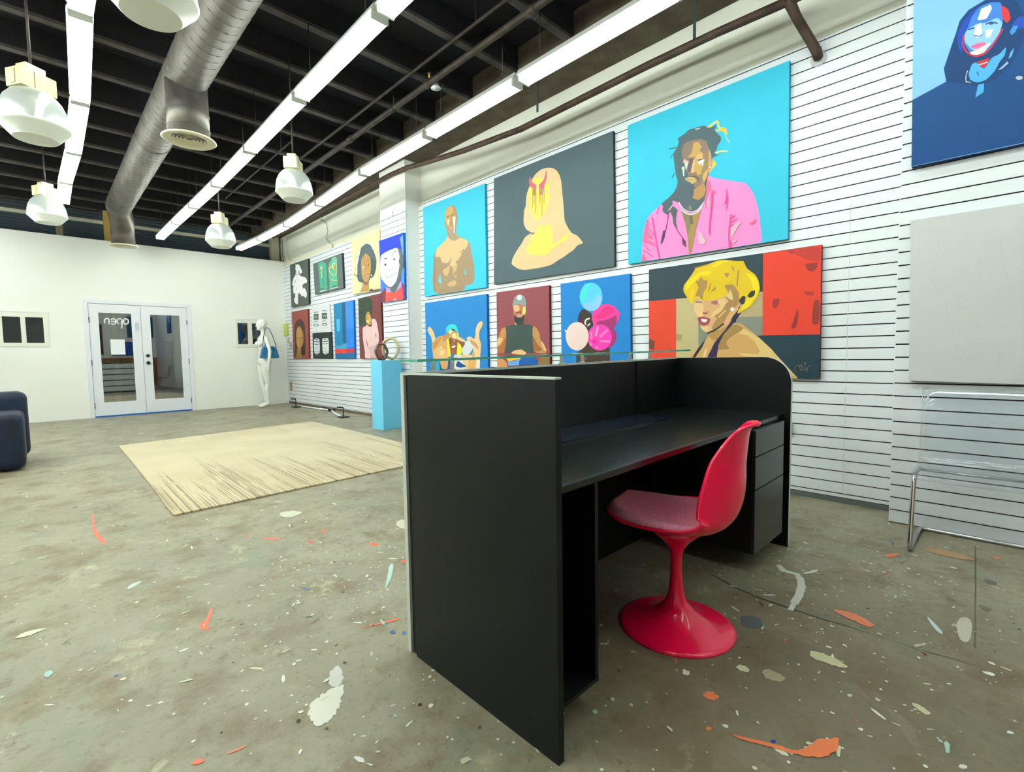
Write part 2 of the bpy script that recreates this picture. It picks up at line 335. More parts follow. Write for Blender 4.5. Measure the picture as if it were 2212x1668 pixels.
# glass
def glass_mat(name, tint, refl, rough=.02):
    M = bpy.data.materials.new(name); M.use_nodes = True; nt = M.node_tree; L = nt.links.new
    for n in list(nt.nodes): nt.nodes.remove(n)
    o = nt.nodes.new('ShaderNodeOutputMaterial'); t = nt.nodes.new('ShaderNodeBsdfTransparent'); g = nt.nodes.new('ShaderNodeBsdfGlossy'); x = nt.nodes.new('ShaderNodeMixShader')
    t.inputs['Color'].default_value = (*s2l(tint), 1); g.inputs['Roughness'].default_value = rough; g.inputs['Color'].default_value = (1, 1, 1, 1)
    fr = nt.nodes.new('ShaderNodeFresnel'); fr.inputs['IOR'].default_value = 1.5
    a = nt.nodes.new('ShaderNodeMath'); a.operation = 'ADD'; a.use_clamp = True; a.inputs[1].default_value = refl; L(fr.outputs['Fac'], a.inputs[0])
    L(a.outputs['Value'], x.inputs['Fac']); L(t.outputs[0], x.inputs[1]); L(g.outputs[0], x.inputs[2]); L(x.outputs[0], o.inputs['Surface'])
    return M
M_pane = glass_mat('door_pane', '#c8d2d0', .16); M_wpane = glass_mat('window_pane', '#c8d2d0', .03)
M_hinge = mat('black_hinge', '#22242a', .5)
dr = thing('door_1', 'white double glazed door with brass-black knobs and mirrored open sign', 'door', ((DX0 + DX1) / 2, YB, RISE)); dr['kind'] = 'structure'
for k in ('label', 'category'): del dr[k]
off = -Vector(dr.location)
def rel(b, name, parent, o=None, **k):
    ob = b.build(name, parent, **k); ob.location = -Vector(parent.location) if o is None else o; return ob
XM = ony(310, 780, YB).x
b = MB(); cw = .07
b.box((DX0 - cw, YB - .018, RISE), (DX0 - .002, YB + .005, DZ1 + .003), M_whitetrim); b.box((DX1 + .002, YB - .018, RISE), (DX1 + cw, YB + .005, DZ1 + .003), M_whitetrim)
b.box((DX0 - cw, YB - .018, DZ1 + .0035), (DX1 + cw, YB + .005, DZ1 + cw), M_whitetrim); rel(b, 'door_frame', dr)
zz = RISE + .03
for (x0, x1, gl) in ((DX0 + .004, XM - .003, ((214.8, 675.3), (286, 678), (291.7, 865.5), (222.4, 869.6))), (XM + .003, DX1 - .004, ((325.7, 679.7), (388.9, 682.4), (395.4, 858.6), (333, 863)))):
    g = [ony(*q, YB) for q in gl]; gx0 = (g[0].x + g[3].x) / 2; gx1 = (g[1].x + g[2].x) / 2; gz1 = (g[0].z + g[1].z) / 2; gz0 = (g[2].z + g[3].z) / 2
    b = MB(); y0, y1 = YB - .004, YB + .036
    b.box((x0, y0, zz), (gx0, y1, DZ1 - .006), M_whitetrim); b.box((gx1, y0, zz), (x1, y1, DZ1 - .006), M_whitetrim)
    b.box((gx0, y0, zz), (gx1, y1, gz0), M_whitetrim); b.box((gx0, y0, gz1), (gx1, y1, DZ1 - .006), M_whitetrim)
    lf = rel(b, 'door_leaf', dr, fix=False)
    b = MB(); b.box((gx0, YB + .012, gz0), (gx1, YB + .018, gz1), M_pane); p = b.build('glass_pane', lf)
    for hz in (.18, 1.05, 1.9):
        hx = x0 if x0 < XM - .1 else x1
        b = MB(); b.box((hx - .008, YB - .014, RISE + hz), (hx + .008, YB - .004, RISE + hz + .11), M_hinge); b.build('hinge', lf)
for zz_, r in ((ony(319.5, 768.5, YB).z, .033), (ony(319.8, 784, YB).z, .036)):
    px = ony(320, 776, YB).x; b = MB()
    b.tube([(px, YB - .004, zz_), (px, YB - .02, zz_), (px, YB - .045, zz_), (px, YB - .06, zz_)], [r, r, r * .8, r * .6], M_blackmetal, 16); rel(b, 'door_knob', dr)
b = MB(); b.box((DX0, YB - .03, RISE - .01), (DX1, YB + .1, RISE + .028), mat('blue_sill', '#2a62ae', .5)); rel(b, 'threshold', dr)
# open sign on the far side of the left leaf: read mirrored from inside
sg = MB(); M_sign = mat('white_vinyl', '#eef0f0', .4); ys_ = YB + .004
def sp(cx, cy): q = ony(180 + cx / 6.176, 640 + cy / 6.176, ys_); return (q.x, ys_, q.z)
def arc(cx, cy, rx, ry, a0, a1, n=18): return [sp(cx + rx * math.cos(math.radians(a0 + (a1 - a0) * i / n)), cy - ry * math.sin(math.radians(a0 + (a1 - a0) * i / n))) for i in range(n + 1)]
def stroke(pts, r=.012): sg.tube(pts, r, M_sign, 8)
stroke(arc(568, 338, 33, 37, 0, 360, 26)); stroke(arc(484, 336, 34, 36, -60, 250, 22)); stroke([sp(514, 330), sp(515, 380), sp(515, 432)])
stroke(arc(398, 338, 34, 37, 150, -140, 22)); stroke([sp(366, 336), sp(400, 336), sp(430, 336)])
stroke([sp(345, 375), sp(344, 330)] + arc(314, 325, 30, 28, 0, 180, 14) + [sp(284, 345), sp(286, 362)])
tag(sg.build('open_sign'), 'thin white lettering reading open, mirrored, on the left door pane', 'sign')
q0, q1 = ony(238, 733, YB - .002), ony(271.5, 766, YB - .002)
b = MB(); b.box((q0.x, YB + .004, q1.z), (q1.x, YB + .0055, q0.z), mat('white_paper', '#eef0f4', .7)); tag(b.build('paper_notice'), 'square white paper notice taped inside the left door pane', 'notice')
q0 = ony(296, 705, YB); b = MB(); b.box((q0.x - .03, YB - .012, q0.z - .10), (q0.x + .03, YB - .0045, q0.z + .08), mat('grey_sticker', '#c3cbd8', .5)); tag(b.build('door_sticker'), 'small grey sticker on the stile of the left door leaf', 'sticker')
M_vinyl = mat('cream_vinyl_frame', '#e8e9dc', .4)
for i, (w, pn) in enumerate(((w1, ((5.4, 45), (55.8, 94.2))), (w2, ((513, 535), (544, 566.5))))):
    wo = thing('window_%d' % (i + 1), 'x', 'x', ((w[0] + w[1]) / 2, YB, w[2])); wo['kind'] = 'structure'
    for k in ('label', 'category'): del wo[k]
    zp0, zp1 = w[2] + .07, w[3] - .09; xs = sorted([ony(a, 710, YB).x for t in pn for a in t])
    if i == 0: xs = [w[0] + .06] + [xs[0] - .1] + xs          # a third pane runs out of the frame on the left
    b = MB(); y0, y1 = YB - .012, YB + .05
    b.box((w[0], y0, w[2]), (w[1], y1, zp0), M_vinyl); b.box((w[0], y0, zp1), (w[1], y1, w[3]), M_vinyl)
    e = [w[0]] + xs + [w[1]]
    for a, c in zip(e[::2], e[1::2]): b.box((a, y0, zp0), (c, y1, zp1), M_vinyl)
    b.box((w[0] - .03, YB - .02, w[3]), (w[1] + .03, YB + .0, w[3] + .03), M_wall)
    rel(b, 'window_frame', wo)
    for a, c in zip(xs[::2], xs[1::2]):
        b = MB(); b.box((a, YB + .02, zp0), (c, YB + .025, zp1), M_wpane); rel(b, 'window_pane', wo)
# ---- corrugated shop front wall behind the partition, header strip
M_corr = mat('dark_corrugated', '#54646a', .5, metal=.2)
YC = 13.4; b = MB(); z = 2.6
while z < ZD:
    b.raw([(XL, YC, z), (4.75, YC, z), (4.75, YC - .02, z + .03), (XL, YC - .02, z + .03), (4.75, YC, z + .06), (XL, YC, z + .06)], [(0, 1, 2, 3), (3, 2, 4, 5)], M_corr); z += .06
b.box((XL, YC + .001, 2.6), (4.75, YC + .1, ZD), M_corr); 
st = struct(b.build('wall_front'))
zs = ony(0, 452, YC).z; b = MB(); b.box((XL, YC - .07, zs - .035), (4.55, YC - .021, zs + .035), M_offwhite); struct(b.build('trim_3'))
# the unseen sides
b = MB(); b.box((XL - .1, YN, -.05), (XL, 14.2, ZD), M_wall); struct(b.build('wall_left'))
b = MB(); b.box((XL, YN - .1, -.05), (5.2, YN, ZD), M_wall); struct(b.build('wall_rear'))
b = MB(); b.box((.6, YN, 0), (5.1, YN + .03, 1.35), mat('amber_plywood', '#a8672f', .5, noise=(3, '#8a4f28', 6))); struct(b.build('trim_4'))
b = MB(); b.box((XL, YN, ZD), (5.2, 14.2, ZD + .1), M_deck); struct(b.build('ceiling'))
# ---- ceiling timber
g = 'timber joists across the ceiling'; jt = None; j = 0
Y = 13.03 - .765 * 22
while Y < 13.3:
    if Y > YN + .1:
        jb = MB(); jb.box((XL + .01, -.04, ZJ + .03), (3.90, .04, ZD), mat('dark_side_timber', '#101216', .85, noise=(7, '#181613', 8))); jb.box((XL + .01, -.0405, ZJ), (3.90, .0405, ZJ + .03), M_joist)  # sides coloured darker than the grey undersides
        if jt is None: jt = jb.build('ceiling_joist'); jt.location = (0, Y, 0); tag(jt, 'rough grey timber joist running across the dark ceiling to the edge beam', 'joist', g)
        else: o = jt.copy(); C.objects.link(o); o.location = (0, Y, 0)
    Y += .765
b = MB(); b.box((3.90, YN + .01, 4.235), (4.50, .5, ZD), M_beam); b.box((3.90, .5, 4.235), (4.505, 6.58, ZD), M_beam)
b.box((3.90, 6.58, 4.235), (4.2, 7.40, ZD), M_beam); b.box((3.90, 7.40, 4.235), (4.56, 13.32, ZD), M_beam)
tag(b.build('edge_beam'), 'wide brown timber beam along the top of the slat wall', 'beam')
pa, pb_ = ony(586, 545, YB + .16), ony(611, 545, YB + .16); b = MB(); b.box((pa.x, YB + .145, RISE), (4.50, YB + .30, 4.234), mat('beige_post', '#b4b19a', .7)); tag(b.build('corner_post'), 'beige grey post in the upper right corner above the front wall', 'post')
for px, py0, py1, w, lab in ((231, 447, 520, .055, 'yellowish timber stud above the double door beside the duct'), (127, 436, 500, .05, 'grey timber stud above the front wall behind the far left lamp')):
    p = ony(px, 480, YB + .17); b = MB(); b.box((p.x - w, YB + .145, RISE), (p.x + w, YB + .24, ZJ), mat('stud_%s' % px, '#b09048' if px == 231 else '#8a8268', .7)); tag(b.build('timber_stud'), lab, 'stud')
# ================================================================== PAINTINGS
# Each canvas: front-face corners (TL TR BR BL, surveyed), edge colour, then its flat colour areas.
# P polygon, S smoothed polygon, L stroke of a width, E ellipse; a line '@ ox oy s' sets the survey sheet of the lines below.
ART = []
def painting(plane, corners, side, base, label, data, thick=.042): ART.append((plane, corners, side, base, label, data, thick))
painting(XS1, ((626.1,572.3),(665.6,558.6),(667.2,657.2),(629.7,664.4)), '#2b2f2c', '#59615c', 'charcoal canvas with a white cut-out figure, top left by the corner', '''
@ 620 550 13.9
S #f2f3f6 250,290 300,305 345,290 380,330 410,400 450,490 455,550 410,560 385,610 400,650 470,665 540,680 590,740 610,830 540,860 460,910 470,970 460,1050 490,1010 515,990 560,1060 595,1150 595,1240 570,1300 530,1290 510,1230 460,1265 420,1220 365,1140 330,1190 335,1330 330,1480 300,1500 240,1450 210,1370 215,1310 245,1290 250,1150 215,1185 190,1130 185,1000 205,940 165,940 160,860 180,760 210,680 260,600 265,480 250,430 260,370
S #6c6c72 345,500 375,490 374,620 352,625
S #9a9a9e 285,475 300,475 302,640 288,640
S #7a7a7c 245,780 262,770 250,860 234,858
S #8a8a8c 285,960 292,1040 268,1080
''')
painting(XS1, ((676.3,570),(738.6,546.3),(741.9,622.1),(680.2,636.5)), '#2c3a40', '#63716f', 'grey canvas with two green foot shapes with small eyes', '''
@ 670 540 16.68
S #4fae93 290,600 300,480 400,420 450,430 560,460 590,700 600,1000 600,1250 635,1400 420,1420 360,1400 340,1100 310,800
S #55b795 660,560 690,430 770,400 770,300 870,240 950,270 975,400 975,800 985,1290 820,1350 700,1380 690,1250 710,1120 665,950
S #7cc4ae 770,300 870,240 950,270 970,400 960,480 780,480
P #b9dccb 340,1490 420,1440 620,1430 620,1450 350,1530
P #b9dccb 680,1410 800,1370 1010,1310 1025,1345 690,1440
P #2a6b58 415,1370 520,1410 640,1400 600,1420 430,1420
P #2f8a60 820,1300 920,1270 930,1320 820,1340
L 50 #cfae74 405,560 405,820
L 26 #cfe0b0 415,820 425,1000
L 26 #dcd682 690,640 680,760 780,870 870,935 930,920 950,500 850,490 760,600 700,650
L 26 #d8cf72 780,1040 850,1100 970,1090
L 20 #d8b868 790,1060 820,1200
S #ecae62 770,620 860,560 865,730 800,690
E #f4f0b8 838 535 42 55
E #22262a 840 535 14 28
E #f4f0e0 405 655 34 42
E #22262a 405 660 13 24
L 20 #2d8a66 470,800 480,1300
''')
painting(XS1, ((758.7,520.6),(820.3,496.1),(821.8,627.0),(761.7,635.7)), '#e6d8a4', '#f0e3b2', 'pale yellow canvas with portrait of a woman with short curly hair', '''
@ 750 490 9.814
S #f8f6ee 205,990 180,760 200,640 250,560 290,420 340,370 440,340 520,360 555,470 540,560 300,900 260,1090
S #5c696d 215,1000 215,800 255,620 290,440 400,350 480,375 545,460 580,560 620,680 622,760 612,900 575,1030 520,1090 470,1120 440,1230 340,1190 240,1165 205,1060
S #4c5a5a 510,640 600,720 605,900 560,1030 500,1060
P #c09558 330,1180 440,1230 462,1130 465,1365 275,1385 320,1260
S #8c6c5c 335,1170 400,1190 462,1140 430,1240 370,1230
S #c0965a 298,700 330,620 400,560 470,620 495,700 505,800 500,930 480,1060 430,1170 385,1185 330,1110 300,980
P #57666b 340,620 355,600 352,680
P #57666b 440,570 455,600 450,640
S #a9783c 430,790 475,765 470,830 435,860
L 10 #8a6a40 410,720 450,700
L 10 #8a6a40 325,750 370,745
S #efe6da 325,840 358,830 345,900
L 6 #dfc8b0 345,880 350,1020
P #fff2c6 385,1030 425,1018 400,1052
L 12 #8a5a48 370,1050 400,1020 440,1010
L 14 #4f5c60 225,1040 160,1025 150,1000
L 8 #4f5c60 185,690 195,640 250,625
L 8 #4f5c60 165,870 185,930
L 10 #f8f6ee 500,330 530,400 545,480
E #f8f6ee 517 1030 12 18
E #f8f6ee 500 1100 14 12
P #5f4f43 460,1375 470,1345 520,1305 560,1340 705,1310 705,1345
''')
painting(XP, ((818.8,520.6),(871.3,502.2),(873.8,646.9),(824.3,653.8)), '#1f7ad8', '#1d3fd2', 'blue canvas of a white clownish face in a red bow tie, hung on the pilaster', '''
@ 750 490 9.814
P #74a2f8 1115,240 1180,175 1190,230 1200,600 1185,600 1160,480
P #2f7fe8 1180,175 1190,120 1215,1530 1200,1240 1190,600
P #17386f 1188,600 1212,660 1215,870 1180,870
P #4a90f0 1160,875 1215,870 1215,1240 1150,1180 1140,1100
S #eff1f7 705,640 740,580 850,520 960,470 1060,440 1100,560 1112,650 1090,740 1112,800 1080,1000 1040,1160 980,1240 930,1280 870,1270 800,1200 760,1140 730,1130 705,1000 700,900
P #3f80f0 705,1080 760,1150 835,1265 720,1400 712,1300
P #8a4048 715,1400 835,1290 820,1590 740,1608
P #a03a48 1150,1180 1215,1250 1215,1535 1190,1545 1180,1280
P #5d6b6d 1068,445 1160,485 1190,620 1200,700 1190,860 1150,1000 1110,1200 1020,1390 940,1380 870,1272 930,1283 985,1245 1035,1190 1082,1000 1113,800 1092,740 1112,640 1100,550
P #b7a0d2 820,1265 900,1310 945,1390 830,1390
P #b7a0d2 1020,1390 1140,1140 1160,1260
P #f05854 820,1390 945,1392 1020,1390 1165,1265 1190,1500 1180,1560 815,1592
S #e8b0c8 970,1545 1010,1515 1060,1545 1020,1565
S #5a666e 770,690 800,660 850,655 845,685 800,690
L 12 #5a666e 945,605 980,560 1015,515 1055,530
E #7a868c 810 805 26 30
E #222a30 812 806 12 14
E #8a969c 1000 690 26 24
E #30383e 1000 690 11 12
L 7 #70787c 780,780 800,755 835,745
L 7 #70787c 970,660 1000,655 1030,665
E #555 895 915 10 9
E #666 960 885 9 9
L 8 #70606a 830,1010 822,1060 850,1100 930,1050 1010,1010 1055,965
L 5 #b0b4bc 885,520 890,630
''')
painting(XS1, ((630.2,673.6),(664.6,667.3),(667.4,774.8),(633.9,774.8)), '#7d342f', '#9e524b', 'rust red canvas with a long dark haired face, lower left', '''
@ 620 640 11.91
S #54423a 195,760 240,640 320,580 400,620 450,720 470,900 475,1100 470,1500 420,1530 230,1600 190,1500 200,1200
P #9c7440 265,1330 400,1320 385,1603 230,1603
S #c19458 235,960 260,820 320,765 380,860 425,1000 425,1180 395,1300 345,1405 290,1350 245,1200
S #a97c48 380,900 425,1000 425,1180 395,1300 350,1400 380,1200
L 20 #7a5236 250,1085 300,1070
L 20 #7a5236 355,1070 410,1072
L 12 #8a6038 345,1080 328,1270 365,1285
L 24 #82503c 310,1350 372,1345
P #3a2c2a 370,1300 450,1240 470,1500 400,1530 360,1480
''')
painting(XS1, ((673.9,660),(711.5,656.8),(715.3,716.8),(675,719.3)), '#d4d8de', '#ebecf2', 'small white canvas with two printed drink cans', '''
@ 620 640 11.91
P #dfe3e2 685,400 750,370 815,400 820,750 690,770
P #5a6562 690,460 810,455 812,605 690,610
P #dfe3e2 890,370 960,340 1025,370 1040,725 905,745
P #54605c 895,430 1030,425 1035,580 900,585
L 12 #55605c 690,420 800,405
L 12 #55605c 900,365 1015,380
L 16 #878f8c 700,665 780,645
L 16 #878f8c 905,640 990,625
L 8 #d8e4e0 715,500 720,560 745,500 750,570 775,500
L 8 #d8e4e0 925,480 950,540 975,460 1000,540 1010,470
L 8 #8a6a4a 740,520 760,530
E #4f807c 752 750 68 30
E #f0f2f4 752 753 44 16
E #56605e 970 727 70 32
E #f0f2f4 970 730 46 17
''', .03)
painting(XS1, ((675,720.2),(715.3,716.8),(717.4,774.8),(676.3,774)), '#20262a', '#2f3a3a', 'small black canvas with two pale tin cans', '''
@ 620 640 11.91
S #e3e9f0 690,1105 760,1083 835,1105 845,1300 840,1470 770,1502 705,1470 695,1300
S #e6eee8 905,1095 985,1068 1068,1090 1078,1300 1075,1465 990,1502 922,1465 910,1300
L 24 #2a2f52 700,1165 760,1178 825,1160
L 16 #2a2f52 705,1232 765,1245 828,1228
L 10 #2a3344 712,1420 830,1420
L 16 #39434e 745,1470 820,1465
E #22262a 763 1115 34 13
L 24 #4a2e38 922,1160 985,1168 1048,1152
L 16 #2a3054 928,1222 990,1232 1055,1212
L 10 #55786e 930,1420 1062,1412
L 16 #48605a 960,1470 1055,1462
E #22262a 980 1103 34 13
L 7 #7484a0 715,1310 735,1350 750,1300 770,1360 790,1310 815,1300
L 7 #7484a0 740,1370 760,1380 790,1360
L 7 #84a09a 930,1310 950,1350 970,1300 1000,1350 1040,1300
L 7 #84a09a 960,1370 1000,1375 1020,1355
L 8 #8a9690 1060,1530 1075,1560
''', .03)
painting(XS1, ((720.4,657),(763.1,648),(765.8,774.3),(724.4,775.2)), '#1667d8', '#2188bf', 'tall blue striped abstract canvas with a red band', '''
@ 715 630 11.12
P #2b5f8a 258,262 342,243 372,1245 290,1252
P #4392f8 342,243 535,200 562,1302 372,1310
P #2f88ea 370,900 552,890 562,1302 373,1310
P #55bff2 130,660 210,655 215,955 140,955
P #4fa6d2 97,1305 280,1290 290,1250 375,1245 378,1370 100,1382
P #2a7cf0 375,1312 562,1302 563,1362 377,1372
L 12 #66b4e8 370,1308 562,1300
P #f0443a 100,1385 365,1375 370,1478 103,1488
P #c23c50 365,1375 563,1366 565,1472 370,1478
P #1f6fa0 103,1490 565,1475 566,1602 105,1613
''')
painting(XS1, ((773.5,645.3),(822.5,633.5),(826.5,774.5),(777.5,775.2)), '#552c30', '#7e4547', 'maroon canvas of a figure with afro hair in a pink sweater', '''
@ 715 630 11.12
S #3f4d3e 650,172 760,140 880,125 960,190 995,330 995,480 960,640 860,790 780,820 680,835 665,600
P #3f4d3e 650,170 900,120 900,300 680,830 662,500
S #c49a58 825,620 860,500 900,470 950,560 975,680 965,800 900,800 850,760
S #7a4a30 850,740 900,800 965,790 970,840 900,850
S #f0d48c 850,690 895,660 905,740 870,750
L 12 #f0d896 900,560 925,640 905,760
L 10 #5a3a28 840,640 870,680
S #eecbca 760,900 780,850 840,840 850,790 910,840 975,850 985,760 970,660 1050,655 1095,720 1120,850 1145,980 1148,1200 1110,1350 1080,1605 810,1605 820,1450 790,1300 765,1100
P #d9b6b6 885,1330 990,1300 1095,1270 1100,1605 960,1605 940,1480
S #a04e54 848,1120 868,1200 885,1300 872,1330 855,1230
S #a04e54 1070,970 1092,1050 1085,1130 1066,1060
S #7c4446 945,1590 960,1570 975,1600
S #7c4446 1010,1590 1025,1570 1040,1600
''')
painting(XS2, ((914.2,448.9),(1047.0,396.6),(1050.6,620.9),(917.2,640.8)), '#2ba8c4', '#41c8ea', 'bright cyan canvas with a bare-chested bald man', '''
@ 905 390 6.54
S #a58d70 200,1560 190,1400 200,1200 215,1050 250,960 330,890 395,810 398,730 372,650 358,600 370,450 400,380 460,345 510,370 530,430 548,510 542,590 525,680 528,765 590,800 680,840 725,900 745,1050 775,1180 785,1340 770,1450 700,1475 650,1485 645,1550 500,1590 330,1612 240,1590
S #dabb8c 228,1085 245,970 330,890 395,815 402,770 450,845 520,852 578,800 690,850 692,910 650,978 610,970 600,1060 550,1130 515,1145 540,1190 500,1215 445,1215 430,1170 460,1090 420,1155 380,1172 325,1160 300,1075
S #d0ae7c 330,1272 380,1240 435,1190 432,1280 410,1330 385,1358 350,1320
S #d0ae7c 480,1210 552,1188 530,1270 492,1310 478,1370
S #c9a87a 505,1330 535,1325 530,1380 505,1378
S #d0ae7c 395,1465 440,1430 500,1408 538,1432 500,1500 470,1490 430,1505
L 8 #a58d70 440,1180 460,1090
S #b48e66 372,620 362,480 385,400 440,355 505,375 535,440 542,560 525,670 470,705 410,720 385,660
S #caa66c 368,560 366,460 390,395 440,357 490,385 485,450 440,500 430,560 400,620
S #a8957c 398,700 440,680 525,700 528,765 575,812 520,852 458,845 430,790
S #f3e6b8 398,565 435,540 425,600 415,650 405,610
S #e6e6de 473,520 517,500 512,620 507,745 495,745 490,620
P #4fd0ee 300,1320 322,1455 275,1430
P #4fd0ee 650,1230 677,1322 647,1347
S #d0a68a 428,665 480,650 468,682 435,688
L 14 #8a6a50 392,525 430,495
L 10 #8a6a50 455,500 490,462
L 10 #8a7050 575,1005 590,1015
L 12 #94795c 215,1060 230,1560
''')
painting(XS2, ((1066.9,385.9),(1324,282.6),(1327,575.2),(1066.9,614.5)), '#343f44', '#52666d', 'dark slate canvas with a horned face under a tan hood', '''
@ 1090 340 6.415
S #ecc596 95,1480 110,1400 170,1290 240,1190 280,1110 345,1062 400,1060 432,1040 380,1045 300,1000 270,940 262,880 270,740 295,670 295,600 310,500 345,400 370,320 430,230 500,170 580,145 660,145 720,180 760,240 785,330 800,500 820,700 830,880 880,980 930,1050 1000,1080 1050,1130 1092,1192 1010,1215 960,1280 900,1320 820,1380 720,1440 650,1490 540,1520 430,1540 280,1560 200,1550 150,1520
S #8a7a72 335,1045 430,1040 395,1072 350,1062
S #fbdd64 378,330 440,285 500,285 545,300 580,340 622,390 622,450 600,470 632,490 630,540 600,640 560,760 500,840 440,875 400,830 360,740 340,620 325,500 345,420
P #ecc596 345,545 390,545 400,580 330,585
P #ecc596 555,462 640,458 632,488 580,500
S #cf6a7e 345,270 372,300 385,350 440,380 442,430 425,495 390,430 345,400 338,330
P #cf6a7e 578,168 588,230 578,310 552,400 550,480 505,520 478,470 474,380 530,330 560,260
S #b5824a 385,435 437,425 437,500 412,540 388,520
S #c08a6a 478,425 550,430 545,480 510,530 480,500
P #fbdd64 452,380 470,380 475,470 470,520 448,500
L 7 #a8774a 390,500 390,700
L 7 #a8774a 412,510 412,640
L 7 #b04a4a 432,500 432,770
L 7 #a8774a 482,480 480,650
L 7 #a8774a 497,500 495,610
L 7 #b06a5a 522,480 520,810
L 7 #a8774a 548,440 548,625
L 7 #f4e8c8 535,450 537,540
L 10 #dcc078 400,765 450,770 490,750
L 9 #dcc078 440,800 480,797
L 8 #dcc078 440,690 480,700
S #fbde68 460,940 540,955 590,940 630,915 665,965 672,1100 665,1195 720,1180 820,1090 900,1050 945,1055 880,1085 900,1110 860,1150 760,1200 660,1270 600,1340 560,1360 430,1360 340,1340 300,1280 310,1230 355,1190 375,1110 430,1040 460,1000
''')
